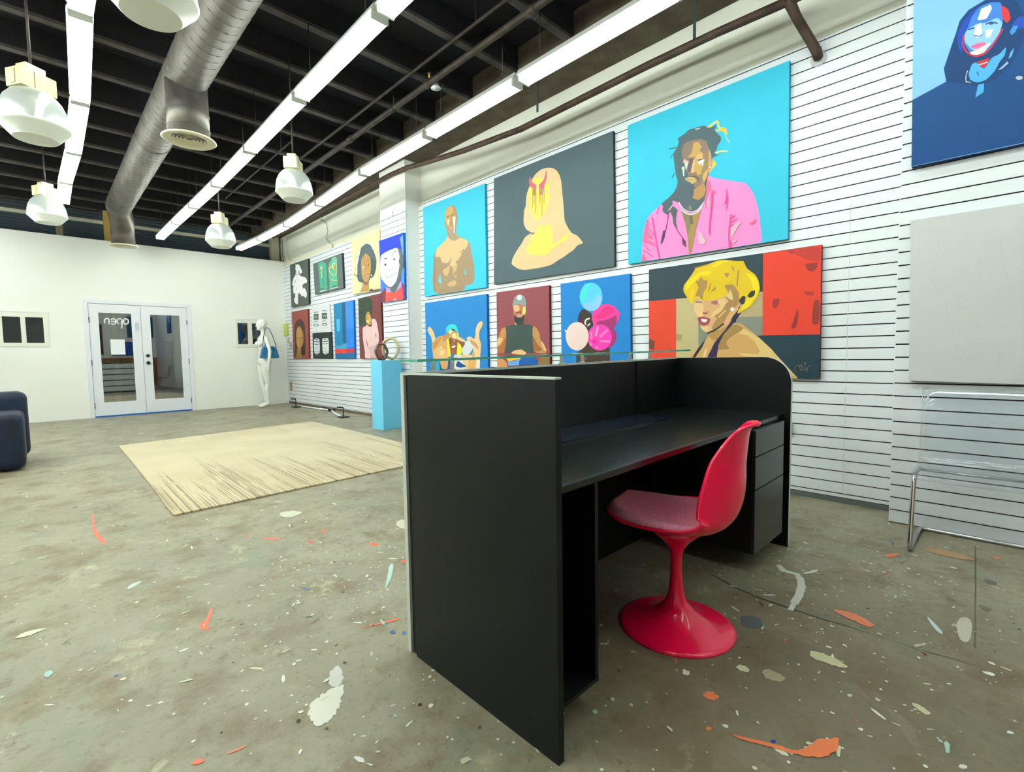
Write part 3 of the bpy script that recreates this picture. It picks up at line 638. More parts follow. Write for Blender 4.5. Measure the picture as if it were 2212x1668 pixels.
painting(XS2, ((1356,271.1),(1705.4,130.5),(1701.8,516.3),(1357.1,570.9)), '#1c93ac', '#38c4e4', 'large cyan canvas of a crying man in a bright pink jacket', '''
@ 1370 380 7.628
S #fb92d3 118,1408 118,1430 135,1050 170,830 225,690 300,600 400,510 450,460 640,410 740,440 1130,440 1195,0 1215,-20 1280,30 1500,65 1720,100 1810,105 1880,165 1960,280 2020,450 2070,700 2095,950 2107,1100 1600,1185 930,1290 420,1370
P #fb92d3 118,1408 300,1380 2107,1098 2000,900 200,1000
@ 1420 240 8.778
L 34 #e9cf72 960,310 1060,235 1150,180 1165,330 1290,320 1312,430
S #efc24c 945,310 1010,265 1035,310 985,340
S #efc24c 1110,360 1180,335 1280,310 1332,400 1300,445 1230,375 1130,390
L 18 #d9d8a8 1290,440 1310,520 1370,590
L 26 #e9dd92 1110,790 1200,762 1330,760
S #edc95c 1045,910 1135,1000 1065,1070 1000,1160 958,1165 1000,1080 1040,1000
S #546a72 185,1668 320,1540 392,1370 345,1180 322,1000 300,800 370,700 412,580 380,545 410,500 520,430 600,350 720,320 890,268 960,320 1050,300 1112,250 1112,310 1082,370 1160,440 1208,490 1205,570 1150,640 1120,740 1080,800 1120,830 1205,815 1050,882 1030,950 1000,1100 955,1250 925,1450 905,1668
L 22 #546a72 380,692 230,715
L 14 #546a72 300,810 250,895
L 18 #546a72 325,1180 278,1270
S #907a6c 455,780 490,640 560,580 640,560 820,520 935,570 975,700 1010,760 1030,850 1050,960 1020,1100 960,1180 930,1280 870,1400 740,1490 680,1440 700,1370 770,1290 700,1225 600,1235 560,1150 500,1000
S #c9a45e 685,600 775,580 845,680 795,755 870,800 872,900 890,1000 845,1100 830,1205 760,1225 745,1160 640,1170 680,920 740,870 560,885 650,800 672,700
S #9a8458 820,830 940,740 975,880 960,1060 875,1200 868,1330 845,1200 830,1160 885,1060 890,900
S #e2b078 745,830 860,790 865,900 780,920 740,900
S #e8b98e 702,905 715,940 690,1160 630,1172 655,1050
S #cba07c 968,720 1010,790 1030,940 1042,1000 1000,1110 955,1200 965,1000 978,880
P #d0a862 955,1090 870,1200 858,1260 880,1370 930,1270 955,1190
S #6a6068 590,915 700,895 660,990 640,1150 570,1165 575,1050 620,960
S #9a7a4c 700,1165 745,1160 735,1220 690,1235 640,1200
S #cfb076 518,1285 600,1248 690,1255 755,1298 745,1335 660,1390 615,1345 550,1320
L 9 #8a7448 560,1302 640,1300 750,1312
L 26 #6e5c50 700,1235 770,1270 790,1330
P #f0b8a4 480,978 515,912 605,962 545,975
P #d3dfdb 518,980 588,965 570,1060 545,1132 530,1040
S #d3dfdb 455,1075 520,1040 512,1240 492,1240 480,1130
P #3a4648 760,930 840,905 900,905 885,935 790,945
P #e2e8e8 760,960 840,925 902,908 872,980 870,1042 850,1030 842,980 800,1042 790,1000
E #f4f2ea 1005 1068 15 12
P #e8eeee 720,338 818,320 800,340 720,357
@ 1370 380 7.628
S #56666f 712,118 690,240 630,320 520,400 445,470 480,500 462,560 490,610 560,650 600,570 640,490 636,412 680,420 740,440 800,560 930,620 1080,540 1160,400 1195,250 1190,170 1100,200 1010,190 930,160 830,140
S #fb92d3 575,580 640,470 630,405 700,430 760,520 830,700 760,700 640,500
P #ab8b54 765,540 820,610 930,640 1030,610 1115,520 1060,720 1015,900 975,1100 940,1285 905,1290 880,1000 840,780
P #8d8060 768,545 820,610 905,632 925,750 940,820 915,900 905,960 875,940 840,780
P #6c6a60 910,648 960,650 972,800 920,790
S #bb8e5c 985,220 1060,175 1130,110 1170,160 1185,230 1160,320 1075,400 1010,390 960,360 985,300
S #8a8572 895,520 930,470 950,540 930,580 900,560
L 15 #f4f2f2 738,435 790,520 860,582 950,602 1040,572 1100,505 1152,430
L 15 #f4f2f2 778,555 850,622 940,642 1030,618 1090,560 1120,490
P #5a6468 590,575 640,495 722,560 690,680 688,780 720,880 680,850 645,780 635,680
L 12 #c0267f 690,860 760,970 815,1030
P #6a4068 790,1015 850,1075 857,1183 800,1130
L 13 #b8287c 565,640 550,760 518,910
P #5f3a66 480,905 522,898 500,1030 452,1130 438,1105
L 14 #c84a9a 410,510 375,630
L 12 #f9b4dc 640,480 570,570
S #f46f9f 232,690 190,790 150,1020 143,1090 240,1110 360,1165 350,1120 280,1080 195,1035 240,1020 300,1055 315,1020 260,970 210,880 250,850 215,790
L 20 #ee4f9f 298,680 320,820 350,1000 378,1150 402,1290 420,1368
L 16 #ee5fa6 150,1225 220,1270 315,1335
L 16 #ee5fa6 150,1105 210,1185 272,1245
L 12 #ee5fa6 205,830 270,910 340,985
L 14 #ee5fa6 150,1070 250,1105 372,1165
L 10 #ee5fa6 225,740 250,800 275,820
P #f4689a 118,1412 148,1270 210,1396
S #f4709f 1205,30 1250,100 1270,220 1215,290 1195,470 1185,545 1160,420 1190,300 1205,150
S #eab4cc 1215,330 1245,400 1250,500 1215,540 1200,450
L 28 #f04aa0 1285,270 1290,450 1265,640 1248,800 1242,930
P #f04aa0 1222,900 1262,900 1258,1000
P #f4609f 1275,235 1325,245 1343,303 1285,295
P #f04aa0 1525,195 1555,400 1535,520 1522,612 1515,440 1480,492 1510,370
L 20 #f0509f 1598,640 1580,740 1568,850 1562,1010
P #f0509f 1552,1000 1600,1090 1610,1183 1562,1190
L 14 #f0509f 1585,770 1700,710
L 22 #f0509f 1600,710 1655,655
L 12 #f0509f 1580,822 1640,802
S #e8b6cc 1595,850 1700,780 1785,735 1700,860 1620,1010 1590,990
S #e8bccc 1050,890 1110,950 1190,1080 1150,1135 1070,1120 1055,1000
S #e8bccc 1615,1085 1700,1045 1670,1100 1620,1112
S #f05f8f 1900,785 1960,755 2008,708 1990,780 1930,805
''')
painting(XS2, ((918.2,654.8),(1051.0,635.1),(1054.5,826),(921.5,832)), '#0f5fa8', '#2586d0', 'blue canvas of a smiling figure holding up both hands', '''
@ 910 630 9.813
P #1b4f8c 380,1340 620,1340 620,1900 360,1900
P #3aa0b8 250,1500 380,1480 400,1700 260,1700
P #d9dfe4 700,1340 1060,1340 1000,1900 600,1900
P #ecc890 850,1340 1250,1340 1180,1900 990,1900
P #dea862 1000,1440 1160,1440 1120,1900 980,1900
P #e8eaee 1190,1440 1245,1420 1240,1620 1170,1640
S #d4a468 245,1400 250,1330 225,1200 230,1080 330,980 400,935 460,945 540,890 600,850 660,830 750,850 790,960 800,1000 700,1010 560,1000 540,1100 575,1400 560,1650 430,1640 400,1480
S #ecc890 130,800 165,742 210,770 265,860 290,960 302,1020 235,1090 215,960 150,870
S #e0b47c 250,1360 260,1250 340,1200 450,1180 540,1240 570,1360 560,1420 300,1420
S #c08c52 240,1110 390,960 440,955 385,1080 300,1180 250,1255
S #ba8a50 450,955 590,870 600,950 500,1060 455,1060
S #edcf98 390,1255 510,1250 480,1320 430,1370 395,1330
S #edcf98 370,1235 400,1170 455,1130 420,1200
S #38d6de 522,890 530,770 590,705 660,683 730,705 765,770 792,890 770,860 700,800 640,780 600,830
P #5a4858 650,790 710,800 712,840 670,830
S #ba8a52 600,850 750,850 780,940 740,1000 620,960
S #f0de9e 578,850 625,788 667,850 622,912
S #f0dfa4 638,925 695,865 750,900 742,990 705,1003 665,975
P #f8e040 760,860 790,880 800,960 770,960
P #fbe23c 545,1010 580,1000 597,1100 632,1380 572,1380 548,1150
S #fbe63a 770,1065 830,1110 862,1200 858,1340 750,1350 765,1200
S #935e40 588,960 700,1000 760,1010 772,1080 762,1200 742,1340 645,1345 605,1180
S #7a4630 600,1010 640,1010 650,1120 610,1140
L 12 #e8c090 690,1010 700,1070
L 12 #c88a58 640,1110 680,1120
S #f4efea 638,1168 740,1135 705,1190 660,1197
S #8a5c40 725,1005 850,1055 932,1080 922,1130 872,1190 840,1130 770,1060
S #eec48e 748,935 830,970 942,1030 930,1075 840,1050 755,1010
S #d9dfe4 925,1060 1000,1030 1090,1110 1112,1180 1060,1280 1000,1345 880,1350 862,1210 930,1120
S #f0c898 950,1005 1000,955 1060,955 1115,1015 1150,960 1158,780 1200,680 1270,620 1312,650 1300,720 1230,850 1232,1000 1272,1110 1262,1300 1245,1400 1090,1380 1112,1200 1065,1080 1000,1035
S #c8985e 1050,1010 1110,1050 1180,1100 1232,1250 1110,1140 1040,1080
S #d2a468 1060,1350 1110,1250 1150,1340 1100,1390
S #1b4f8c 780,1460 870,1530 975,1590 820,1615 725,1580
''')
painting(XS2, ((1072.4,631.6),(1185.8,616.3),(1188.3,826),(1074.8,829)), '#5a2228', '#944c53', 'maroon canvas of a bearded man in grey cap and sleeveless shirt', '''
@ 1065 610 8.777
S #c08e56 70,1200 78,1110 110,1030 160,880 238,848 252,960 242,1150 200,1345 85,1345
S #c08c54 748,850 780,830 840,880 885,980 900,1100 980,1200 1022,1345 850,1345 760,1290
S #ebba84 75,1120 110,1050 192,1060 140,1160 92,1215
S #ebba84 903,1100 960,1160 1022,1300 970,1295 930,1200
S #9c6638 750,1000 800,1100 860,1200 940,1275 880,1310 765,1300
S #a86c3c 85,1230 170,1180 240,1010 250,1160 180,1345 90,1345
P #40524f 250,830 380,805 520,790 700,800 752,830 750,1100 775,1345 225,1345 250,1100
S #e7bc82 330,1350 400,1292 540,1272 640,1335 600,1380
P #fbca2e 245,1440 540,1400 520,1450 300,1500
P #6ea4ea 280,1500 420,1490 535,1420 505,1500 492,1570 290,1585
P #0e5caa 490,1500 580,1410 770,1410 852,1490 842,1560 500,1570
P #8c6e40 860,1480 940,1390 1082,1390 1085,1900 860,1900
P #cc8e5c 85,1440 180,1440 270,1540 270,1900 90,1900
P #4a2c2c 290,1585 850,1560 860,1900 270,1900
S #b97c58 385,450 440,420 590,420 628,480 622,600 590,700 500,760 420,700 385,600
S #e8b888 385,450 440,425 505,450 500,540 440,565 398,530
S #f2e088 575,465 615,455 625,560 575,630 555,600
P #9a5438 440,560 540,540 545,600 440,620
S #33403b 398,600 450,665 545,670 600,590 590,720 560,810 440,810 410,720
S #dc9c94 457,605 500,592 545,608 545,662 458,665
L 8 #7a4038 465,628 540,625
P #e8c890 412,755 455,800 420,808
S #919c9d 368,440 380,380 410,280 470,235 530,226 590,260 622,330 634,430 618,475 560,420 440,415 385,475
E #e8eaee 503 288 46 50
L 6 #a8b0b8 490,260 520,265 525,300 500,315 485,290
''')
painting(XS2, ((1210.8,613.2),(1360.5,591),(1362.5,800),(1213.5,806)), '#0c5c98', '#1c82d0', 'blue canvas of a figure behind pink and blue balloons', '''
@ 1205 585 8.34
P #45392f 330,1500 560,1300 930,1380 945,1780 330,1780
S #3d3731 358,920 368,800 420,710 480,680 560,730 622,800 640,1000 600,1100 540,1350 400,1300
S #5a2838 370,900 420,860 470,900 460,960
L 26 #eaeae6 570,860 510,880 490,920 500,965
L 22 #eaeae6 540,990 578,955
S #b02068 1000,1030 1060,1130 1055,1250 1000,1340 930,1400 880,1300 900,1100
S #fb429e 615,880 622,760 680,670 780,612 900,598 1010,630 1090,720 1107,840 1050,970 1010,1030 900,1020 700,1000 650,1000
S #ee2c88 650,860 740,770 850,650 940,645 1050,740 900,800 860,850 720,860
S #a43472 675,970 740,900 860,890 960,850 1060,785 1062,960 1000,1040 1040,1130 1030,1250 950,1390 960,1200 900,1020 800,970
E #e8308c 1128 775 26 15
E #5ccef6 600 470 206 258
S #48e0e0 400,420 480,270 600,220 545,330 505,480 430,600 400,520
S #8cc6f8 450,590 640,560 720,400 800,500 755,640 650,722 560,725 490,690
P #5fd0f0 475,222 512,235 500,262
E #fb3cb4 755 1200 220 238
L 44 #fd8ad0 720,1010 690,1160
L 40 #fd80cc 890,1070 760,1190
L 40 #fd80cc 935,1275 760,1270
L 36 #fd80cc 600,1100 610,1220
L 36 #fd80cc 590,1340 610,1310
L 36 #fd80cc 720,1400 690,1370
L 24 #ee58b8 645,1010 655,1200
E #ea1c98 662 1278 42 36
E #f5d8d4 350 1180 206 256
P #f5d8d4 122,1062 175,1075 140,1115
L 14 #a07050 480,1560 520,1600
''')
painting(XS2, ((1401.6,582.7),(1774.5,528.5),(1769.6,819),(1402.5,812)), '#5c2a28', '#34474f', 'wide canvas of a blonde woman against red and black blocks', '''
@ 1380 500 4.633
P #e4472f 100,700 372,675 372,1450 102,1448
P #c4b685 372,676 605,655 605,1452 372,1450
P #868e80 597,850 700,850 760,1452 597,1452
P #bba97e 1000,640 1240,602 1240,852 980,862
P #8b8f84 980,860 1240,850 1238,1042 1100,1046 960,960
P #ec4630 1245,222 1828,132 1815,1032 1240,1040
S #cc4038 1500,180 1700,150 1818,160 1815,300 1700,290 1580,240
S #a03a34 1660,330 1720,315 1790,312 1788,360 1740,405 1690,390
S #a03c36 1755,690 1800,675 1812,800 1800,935 1730,930 1740,800
S #a03430 1590,760 1600,850 1575,965 1520,978 1545,900
S #b43a34 1470,190 1560,185 1540,235
S #b03c34 1640,600 1740,600 1760,640 1680,640
S #a83a34 1340,680 1410,670 1400,730 1370,780 1340,760
P #7a4a38 102,1070 160,1100 155,1180 102,1180
P #a89868 372,1020 440,1040 420,1100 372,1090
P #22404b 1195,1046 1815,1034 1808,1476 1400,1470
S #c8985c 960,960 1000,905 1080,960 1050,1010
S #d6a868 480,1452 500,1255 560,1180 690,1070 700,980 900,900 1030,930 1100,980 1200,1060 1400,1265 1600,1478 1500,1490 900,1480
P #d6a868 480,1440 900,1200 1400,1300 1590,1476 900,1460
P #e8ca82 1050,975 1200,1060 1330,1180 1400,1262 1595,1474 1480,1400 1380,1290 1200,1260 1040,1245 995,1215 1190,1232 1215,1200 1165,1110 1090,1040 1000,1025
S #a9864c 780,1010 900,950 980,925 1055,970 950,1040 880,1090 880,1140 915,1175 850,1180 785,1190
S #b88e50 740,1010 830,950 930,880 940,920 860,1010 790,1090 735,1085 695,1040
P #33294a 1010,750 1022,820 950,920 850,1030 800,1130 780,1260 770,1460 640,1460 690,1255 760,1110 870,980 930,890 950,800
P #2e3440 672,1072 640,1150 570,1255 480,1400 440,1400 540,1255 600,1160
S #ebcb98 690,1155 672,1260 638,1262 655,1200
S #deb07a 552,690 560,640 700,680 880,640 960,650 1010,700 1000,780 940,850 900,930 820,980 720,1010 670,1012 620,960 600,880 555,800
S #edc68e 555,700 645,690 650,850 610,865 575,830 553,790
S #edc68e 770,690 872,672 872,740 835,800 740,860 720,850 760,790 830,750
S #edc68e 610,950 700,950 710,990 670,1008 640,990
S #b08852 872,720 932,690 935,780 882,850 850,920 745,1000 735,950 785,870 750,850 830,800
L 12 #eac48c 870,790 800,860
L 18 #40443a 850,925 770,985 690,1020
L 14 #a87a48 645,812 680,820 695,800
S #9c5a4c 640,815 690,818 690,830 650,832
S #a84c58 585,862 650,850 722,875 702,930 650,947 608,930
S #f6efe8 622,872 692,882 672,912 632,905
L 14 #8a6a6e 572,706 632,710
P #7a8a98 590,700 615,700 610,716 592,716
S #ae6c6c 725,702 790,688 795,745 780,720 760,745 748,716 732,740
S #e6c420 445,600 450,540 490,490 540,420 570,370 640,340 720,320 790,290 860,285 1000,300 1050,295 1080,370 1165,430 1200,490 1216,570 1190,660 1130,740 1060,790 985,828 1000,780 1040,740 1010,700 1000,620 950,640 870,640 790,680 700,692 640,690 560,660 540,742 510,700
S #fbdd1e 470,520 560,440 640,400 735,400 700,440 620,440 560,500 500,570 470,600
S #fbdd1e 1060,410 1150,440 1195,500 1205,600 1110,750 1020,800 1045,740 1070,700 1150,600 1120,480
S #fbdd1e 715,355 800,300 945,288 850,312 770,358
S #f2d018 520,600 560,560 540,740 505,690
P #b08a54 568,500 600,490 625,452 650,490 692,490 680,570 650,610 640,690 600,650 566,650 600,560
S #b08a54 850,420 912,415 885,470
S #b08a54 850,540 940,525 1000,600 1015,700 960,770 925,730 870,660 900,610
P #b08a54 735,585 780,548 770,582 728,608
L 14 #b08a54 1000,390 992,470 985,540
L 14 #b08a54 935,352 952,395
L 12 #a8842c 560,370 620,350 700,330
L 9 #a8842c 720,520 700,600
S #dfd290 868,640 905,615 912,580 932,610 947,692 900,672
S #3a3f3a 1085,650 1120,600 1168,588 1160,640 1120,668
S #3a3f3a 1003,692 1040,645 1072,650 1060,722 1030,732
E #f4eee0 938 780 21 19
L 5 #8a7f78 1572,1402 1560,1362 1590,1338 1612,1362 1622,1402 1642,1342 1600,1330 1640,1360
L 5 #8a7f78 1650,1322 1682,1308 1642,1402 1692,1368 1672,1422 1700,1342 1735,1350
''')
painting(XS3, ((1975.2,-117),(2330,-285),(2330,284.8),(1968.8,360.4)), '#0d3a70', '#88c2f6', 'large blue canvas of a woman in a dark coat, above the sketched canvas', '''
@ 1900 0 4.17
P #104c8a 295,902 600,735 578,620 635,450 690,290 720,190 800,90 950,0 1100,-60 1300,-60 1500,80 1790,300 1792,1180 287,1500
S #0d4076 578,620 640,450 700,270 760,150 860,60 980,0 1100,-40 1250,20 1330,200 1290,380 1200,560 1050,720 900,780 760,760 640,740 605,735
S #2450b8 1240,160 1300,140 1330,240 1260,260 1180,240
S #1b48b4 705,290 760,180 870,70 900,60 830,200 800,270 745,400 740,500 700,400
S #3f82da 795,250 830,150 900,60 1000,20 1095,20 1112,120 1112,200 1070,330 1010,440 900,500 810,470 760,390 765,310
S #93c8f6 790,270 870,215 960,205 1060,158 1108,200 1085,290 1010,400 910,485 825,445 768,380 765,310
P #eef0f8 880,188 915,80 1000,42 1012,80 965,168
P #f2f4f8 862,240 912,202 925,300 885,345 852,315
P #f2f4f8 952,272 1025,262 1000,330 960,345
S #d93a3e 1098,45 1160,85 1182,165 1150,212 1110,172 1095,110
L 16 #cc2c52 758,320 745,400 780,470 860,512 960,482 1040,380 1108,262
S #e67aaa 818,425 870,388 960,378 940,432 865,445
L 7 #c04a80 825,425 955,395
S #f6ecd8 810,472 870,455 960,398 1005,385 945,472 880,497 830,492
L 12 #20588e 958,218 1010,198 1062,212
S #20588e 985,208 1030,202 1025,222 990,224
L 12 #20588e 800,268 852,252
L 14 #3f7ed6 870,190 940,188 1000,155 1060,140
L 8 #3f7ed6 850,320 900,330 930,312
S #cc3240 870,560 940,540 1000,518 940,627
L 8 #f0e8ea 890,588 975,560
S #52aee8 800,665 830,580 868,560 940,630 1010,520 1080,490 1142,418 1130,500 1080,560 1040,640 960,722 880,747 815,722
P #52aee8 888,765 942,752 938,830 862,882
P #62b6ea 1215,430 1190,510 1160,532 1180,470
P #93bad8 1068,632 1150,555 1162,572 1100,625
S #4090da 1168,290 1200,240 1246,228 1232,280 1192,322
L 10 #134a80 880,650 890,680
E #bcc5ca 1258 703 32 18
L 7 #d8dde6 792,640 775,700 782,745
L 7 #d8dde6 780,735 820,745
''', .05)
painting(XS3, ((1966.6,476.6),(2330,420),(2330,834.5),(1963,822.2)), '#c4c9c6', '#d6dbd9', 'off-white canvas with only a faint pencil sketch, above the clear chair', '''
@ 1880 400 1.985
L 1.2 #c3c7cf 300,230 290,300 262,380 280,440 300,470
L 1.2 #c3c7cf 320,500 345,600 365,700 380,710
L 1.2 #c6cad2 345,370 370,360 430,358 390,385 340,395
L 1.2 #c6cad2 500,380 560,370 600,385 540,400
L 1.2 #c6cad2 350,480 390,470 440,480 400,500 350,520 440,530
L 1.2 #c6cad2 380,580 430,575 480,600 420,610
L 1.2 #c3c7cf 560,220 565,330 600,440
L 1.2 #c3c7cf 630,310 640,290 680,270
L 1.2 #c6cad2 400,690 470,650 520,670 560,720 540,800
L 1.2 #c6cad2 465,300 470,340 480,380
L 1.2 #c3c7cf 380,790 400,700
''', .05)
def cut(p, r, closed=True):
    q = [] if closed else [p[0]]; n = len(p)
    for i in range(n if closed else n - 1):
        a, b = p[i], p[(i + 1) % n]
        if closed or i > 0: q.append((a[0]*(1-r) + b[0]*r, a[1]*(1-r) + b[1]*r))
        if closed or i < n - 2: q.append((a[0]*r + b[0]*(1-r), a[1]*r + b[1]*(1-r)))
    if not closed: q.append(p[-1])
    return q
def soften(p): return cut(cut(p, .14), .25)
def soften_open(p): return cut(cut(p, .2, False), .25, False)
def build_art():
    grp = 'portrait canvases on the slat wall'
    for plane, cor, side, base, label, data, th in ART:
        Xf = plane - th; b = MB(); q = [onx(x, y, Xf) for x, y in cor]     # TL TR BR BL
        bk = [Vector((plane - .0008, v.y, v.z)) for v in q]
        b.face([q[0], q[3], q[2], q[1]], M_paint, s2l(base))
        sc = s2l(side)
        for i in range(4):
            j = (i + 1) % 4; b.face([q[i], q[j], bk[j], bk[i]], M_paint, sc)
        b.face(bk, M_paint, s2l('#b8a888'))
        ymin, ymax = min(v.y for v in q) + .001, max(v.y for v in q) - .001
        TL, TR, BRr, BL = q
        def clamp(v):
            y = min(max(v.y, ymin), ymax); t = (y - TR.y) / (TL.y - TR.y)
            zt_, zb_ = TR.z + (TL.z - TR.z) * t - .001, BRr.z + (BL.z - BRr.z) * t + .001
            return (y, min(max(v.z, zb_), zt_))
        ox = oy = 0; s = 1; k = 0
        for line in data.strip().split('\n'):
            t = line.replace(',', ' ').split()
            if t[0] == '@': ox, oy, s = (float(a) for a in t[1:4]); continue
            op = t[0]
            if op == 'L': w, col, n = float(t[1]) / s, t[2], t[3:]
            else: col, n = t[1], t[2:]
            if len(col) == 4: col = '#' + ''.join(ch * 2 for ch in col[1:])
            n = [float(a) for a in n]; k += 1; X = Xf - .0003 - .00009 * k
            if op == 'E':
                cx, cy, rx, ry = n; P = [(ox + (cx + rx*math.cos(a*PI/14))/s, oy + (cy + ry*math.sin(a*PI/14))/s) for a in range(28)]
            else: P = [(ox + n[i]/s, oy + n[i+1]/s) for i in range(0, len(n), 2)]
            if op == 'S': P = soften(P)
            if op == 'L' and len(P) > 2: P = soften_open(P)
            if op == 'L':
                for i in range(len(P) - 1):
                    (x0, y0), (x1, y1) = P[i], P[i+1]; d = math.hypot(x1-x0, y1-y0) or 1; nx, ny = -(y1-y0)/d*w/2, (x1-x0)/d*w/2; ex, ey = (x1-x0)/d*w*.25, (y1-y0)/d*w*.25
                    Q = [clamp(onx(*a, Xf)) for a in ((x0-ex+nx, y0-ey+ny), (x0-ex-nx, y0-ey-ny), (x1+ex-nx, y1+ey-ny), (x1+ex+nx, y1+ey+ny))]
                    b.face([(X - .00001*i, *a) for a in Q], M_paint, s2l(col))
            else:
                Q = [clamp(onx(*a, Xf)) for a in P]; R = [Q[0]]
                for a in Q[1:]:
                    if math.hypot(a[0]-R[-1][0], a[1]-R[-1][1]) > 1e-5: R.append(a)
                if len(R) > 2: b.face([(X, *a) for a in R], M_paint, s2l(col))
        o = b.build('canvas_art'); tag(o, label, 'painting', grp)
build_art()
# ================================================================== CEILING FITTINGS
TM = {k: mat('lit_fluorescent_tube_%d' % k, '#f6fdf8', .5, emit=TUBE * f) for k, f in ((1, 1.35), (2, 1.15), (3, .6), (4, 1.7))}  # the strongest tube material serves only the added rows on the left
M_house = mat('white_batten_enamel', '#dfe3dc', .4)
def make_fixture(L, name_label, loc, grp, M_tube):
    r = thing('fluorescent_fixture', name_label, 'ceiling light', loc, 0, grp); h = L / 2 - .02
    b = MB(); b.raw([(-.075, -h, .0), (.075, -h, .0), (.05, -h, .055), (-.05, -h, .055), (-.075, h, .0), (.075, h, .0), (.05, h, .055), (-.05, h, .055)],
                    [(0, 1, 2, 3), (7, 6, 5, 4), (0, 4, 5, 1), (1, 5, 6, 2), (2, 6, 7, 3), (3, 7, 4, 0)], M_house); b.build('housing', r)
    for sx in (-1, 1):
        b = MB(); b.tube([(sx * .05, -h + .03, -.035), (sx * .05, h - .03, -.035)], .019, M_tube, 8); b.build('tube', r)
    for sy in (-1, 1):
        b = MB(); b.box((-.068, sy * (h - .03), -.055), (.068, sy * (h - .012), 0), M_house); b.build('lamp_holder', r)
    for sy in (-1, 1):
        b = MB(); b.tube([(0, sy * h * .7, .05), (0, sy * h * .7, ZJ - loc[2] + .001)], .004, M_pipe, 6); b.build('hanger', r)
    return r
zL = 3.7; GF = {1: 'lit tube lights of the left row', 2: 'lit tube lights of the middle row', 3: 'lit tube lights of the row nearest the slat wall'}
r1 = [(onz(x, y, zL)) for x, y in ((172.5, 17.4), (173, 212), (159, 323), (141.5, 388), (137, 434))]
r2 = [onz(x, y, zL) for x, y in ((826, 24), (649, 206), (540, 321), (468, 396), (418, 443), (380, 478), (345, 512))]
r3 = [onz(x, y, zL) for x, y in ((1123.7, 172), (927, 288), (786, 371), (690, 438), (621, 484), (563, 515), (515, 536))]
def extend(R, n, st=1.55): return [Vector((R[0].x, R[0].y - st * k, zL)) for k in range(n, 0, -1)] + R  # carries a row on past the view with fixtures added to light the room
lab = {1: ['left row, first in view at the top of the picture', 'left row, second in view, beside the big round lamp', 'left row, third in view', 'left row, last short one before the front wall'],
       2: ['middle row, cut by the top of the picture', 'middle row, nearest whole one', 'middle row, right of the duct outlet', 'middle row, third whole one', 'middle row, fourth whole one', 'middle row, next to last', 'middle row, last one at the front wall'],
       3: ['right row, cut by the top of the picture', 'right row, nearest whole one above the horned painting', 'right row, above the bald man painting', 'right row, above the pilaster', 'right row, behind the right hanging lamp', 'right row, next to last', 'right row, last one at the front wall']}
for k, R, n, hid in ((1, r1, 3, 3), (2, r2, 4, 3), (3, r3, 4, 3)):
    RR = extend(R, n)
    for i, (a, c) in enumerate(zip(RR[:-1], RR[1:])):
        L = (c - a).length; md = (a + c) / 2; j = i - hid
        lb = 'lit twin tube batten, ' + lab[k][j] if j >= 0 else 'lit twin tube batten added unseen behind the camera'
        f = make_fixture(L, lb, (md.x, md.y, zL), GF[k] if j >= 0 else 'added tube lights behind the camera', TM[k] if j >= 0 or k == 3 else TM[2]); f.rotation_euler.z = -math.atan2(c.x - a.x, c.y - a.y)
for X in (-1.25, -2.9):  # two unseen rows, added to brighten the front wall and left floor
    for i in range(7): make_fixture(1.53, 'lit twin tube batten added unseen left of the picture', (X, 1.8 + 1.6 * i, zL), 'added tube lights left of the picture', TM[4])
# ---- high bay lamps (unlit, prismatic)
def prism_mat():
    M = bpy.data.materials.new('prismatic_acrylic'); M.use_nodes = True; nt = M.node_tree; L = nt.links.new
    for n in list(nt.nodes): nt.nodes.remove(n)
    o = nt.nodes.new('ShaderNodeOutputMaterial'); d = nt.nodes.new('ShaderNodeBsdfDiffuse'); t = nt.nodes.new('ShaderNodeBsdfTranslucent'); g = nt.nodes.new('ShaderNodeBsdfGlossy'); tr = nt.nodes.new('ShaderNodeBsdfTransparent')
    d.inputs['Color'].default_value = (.75, .8, .8, 1); t.inputs['Color'].default_value = (.85, .9, .88, 1); g.inputs['Roughness'].default_value = .18; g.inputs['Color'].default_value = (.9, .92, .92, 1)
    m1 = nt.nodes.new('ShaderNodeMixShader'); m1.inputs['Fac'].default_value = .5; L(d.outputs[0], m1.inputs[1]); L(t.outputs[0], m1.inputs[2])
    m2 = nt.nodes.new('ShaderNodeMixShader'); m2.inputs['Fac'].default_value = .42; L(m1.outputs[0], m2.inputs[1]); L(g.outputs[0], m2.inputs[2])
    m3 = nt.nodes.new('ShaderNodeMixShader'); m3.inputs['Fac'].default_value = .36; L(m2.outputs[0], m3.inputs[1]); L(tr.outputs[0], m3.inputs[2])
    tc = nt.nodes.new('ShaderNodeTexCoord'); w = nt.nodes.new('ShaderNodeTexWave'); w.bands_direction = 'Z'; w.inputs['Scale'].default_value = 30
    L(tc.outputs['Object'], w.inputs['Vector']); bp = nt.nodes.new('ShaderNodeBump'); bp.inputs['Strength'].default_value = .15; bp.inputs['Distance'].default_value = .004; L(w.outputs['Fac'], bp.inputs['Height']); L(bp.outputs['Normal'], g.inputs['Normal'])
    L(m3.outputs[0], o.inputs['Surface']); return M
M_prism = prism_mat(); M_lens = mat('frosted_lens', '#e4e8dc', .3, trans=.15); M_ball = mat('cream_ballast_box', '#c6c294', .45)
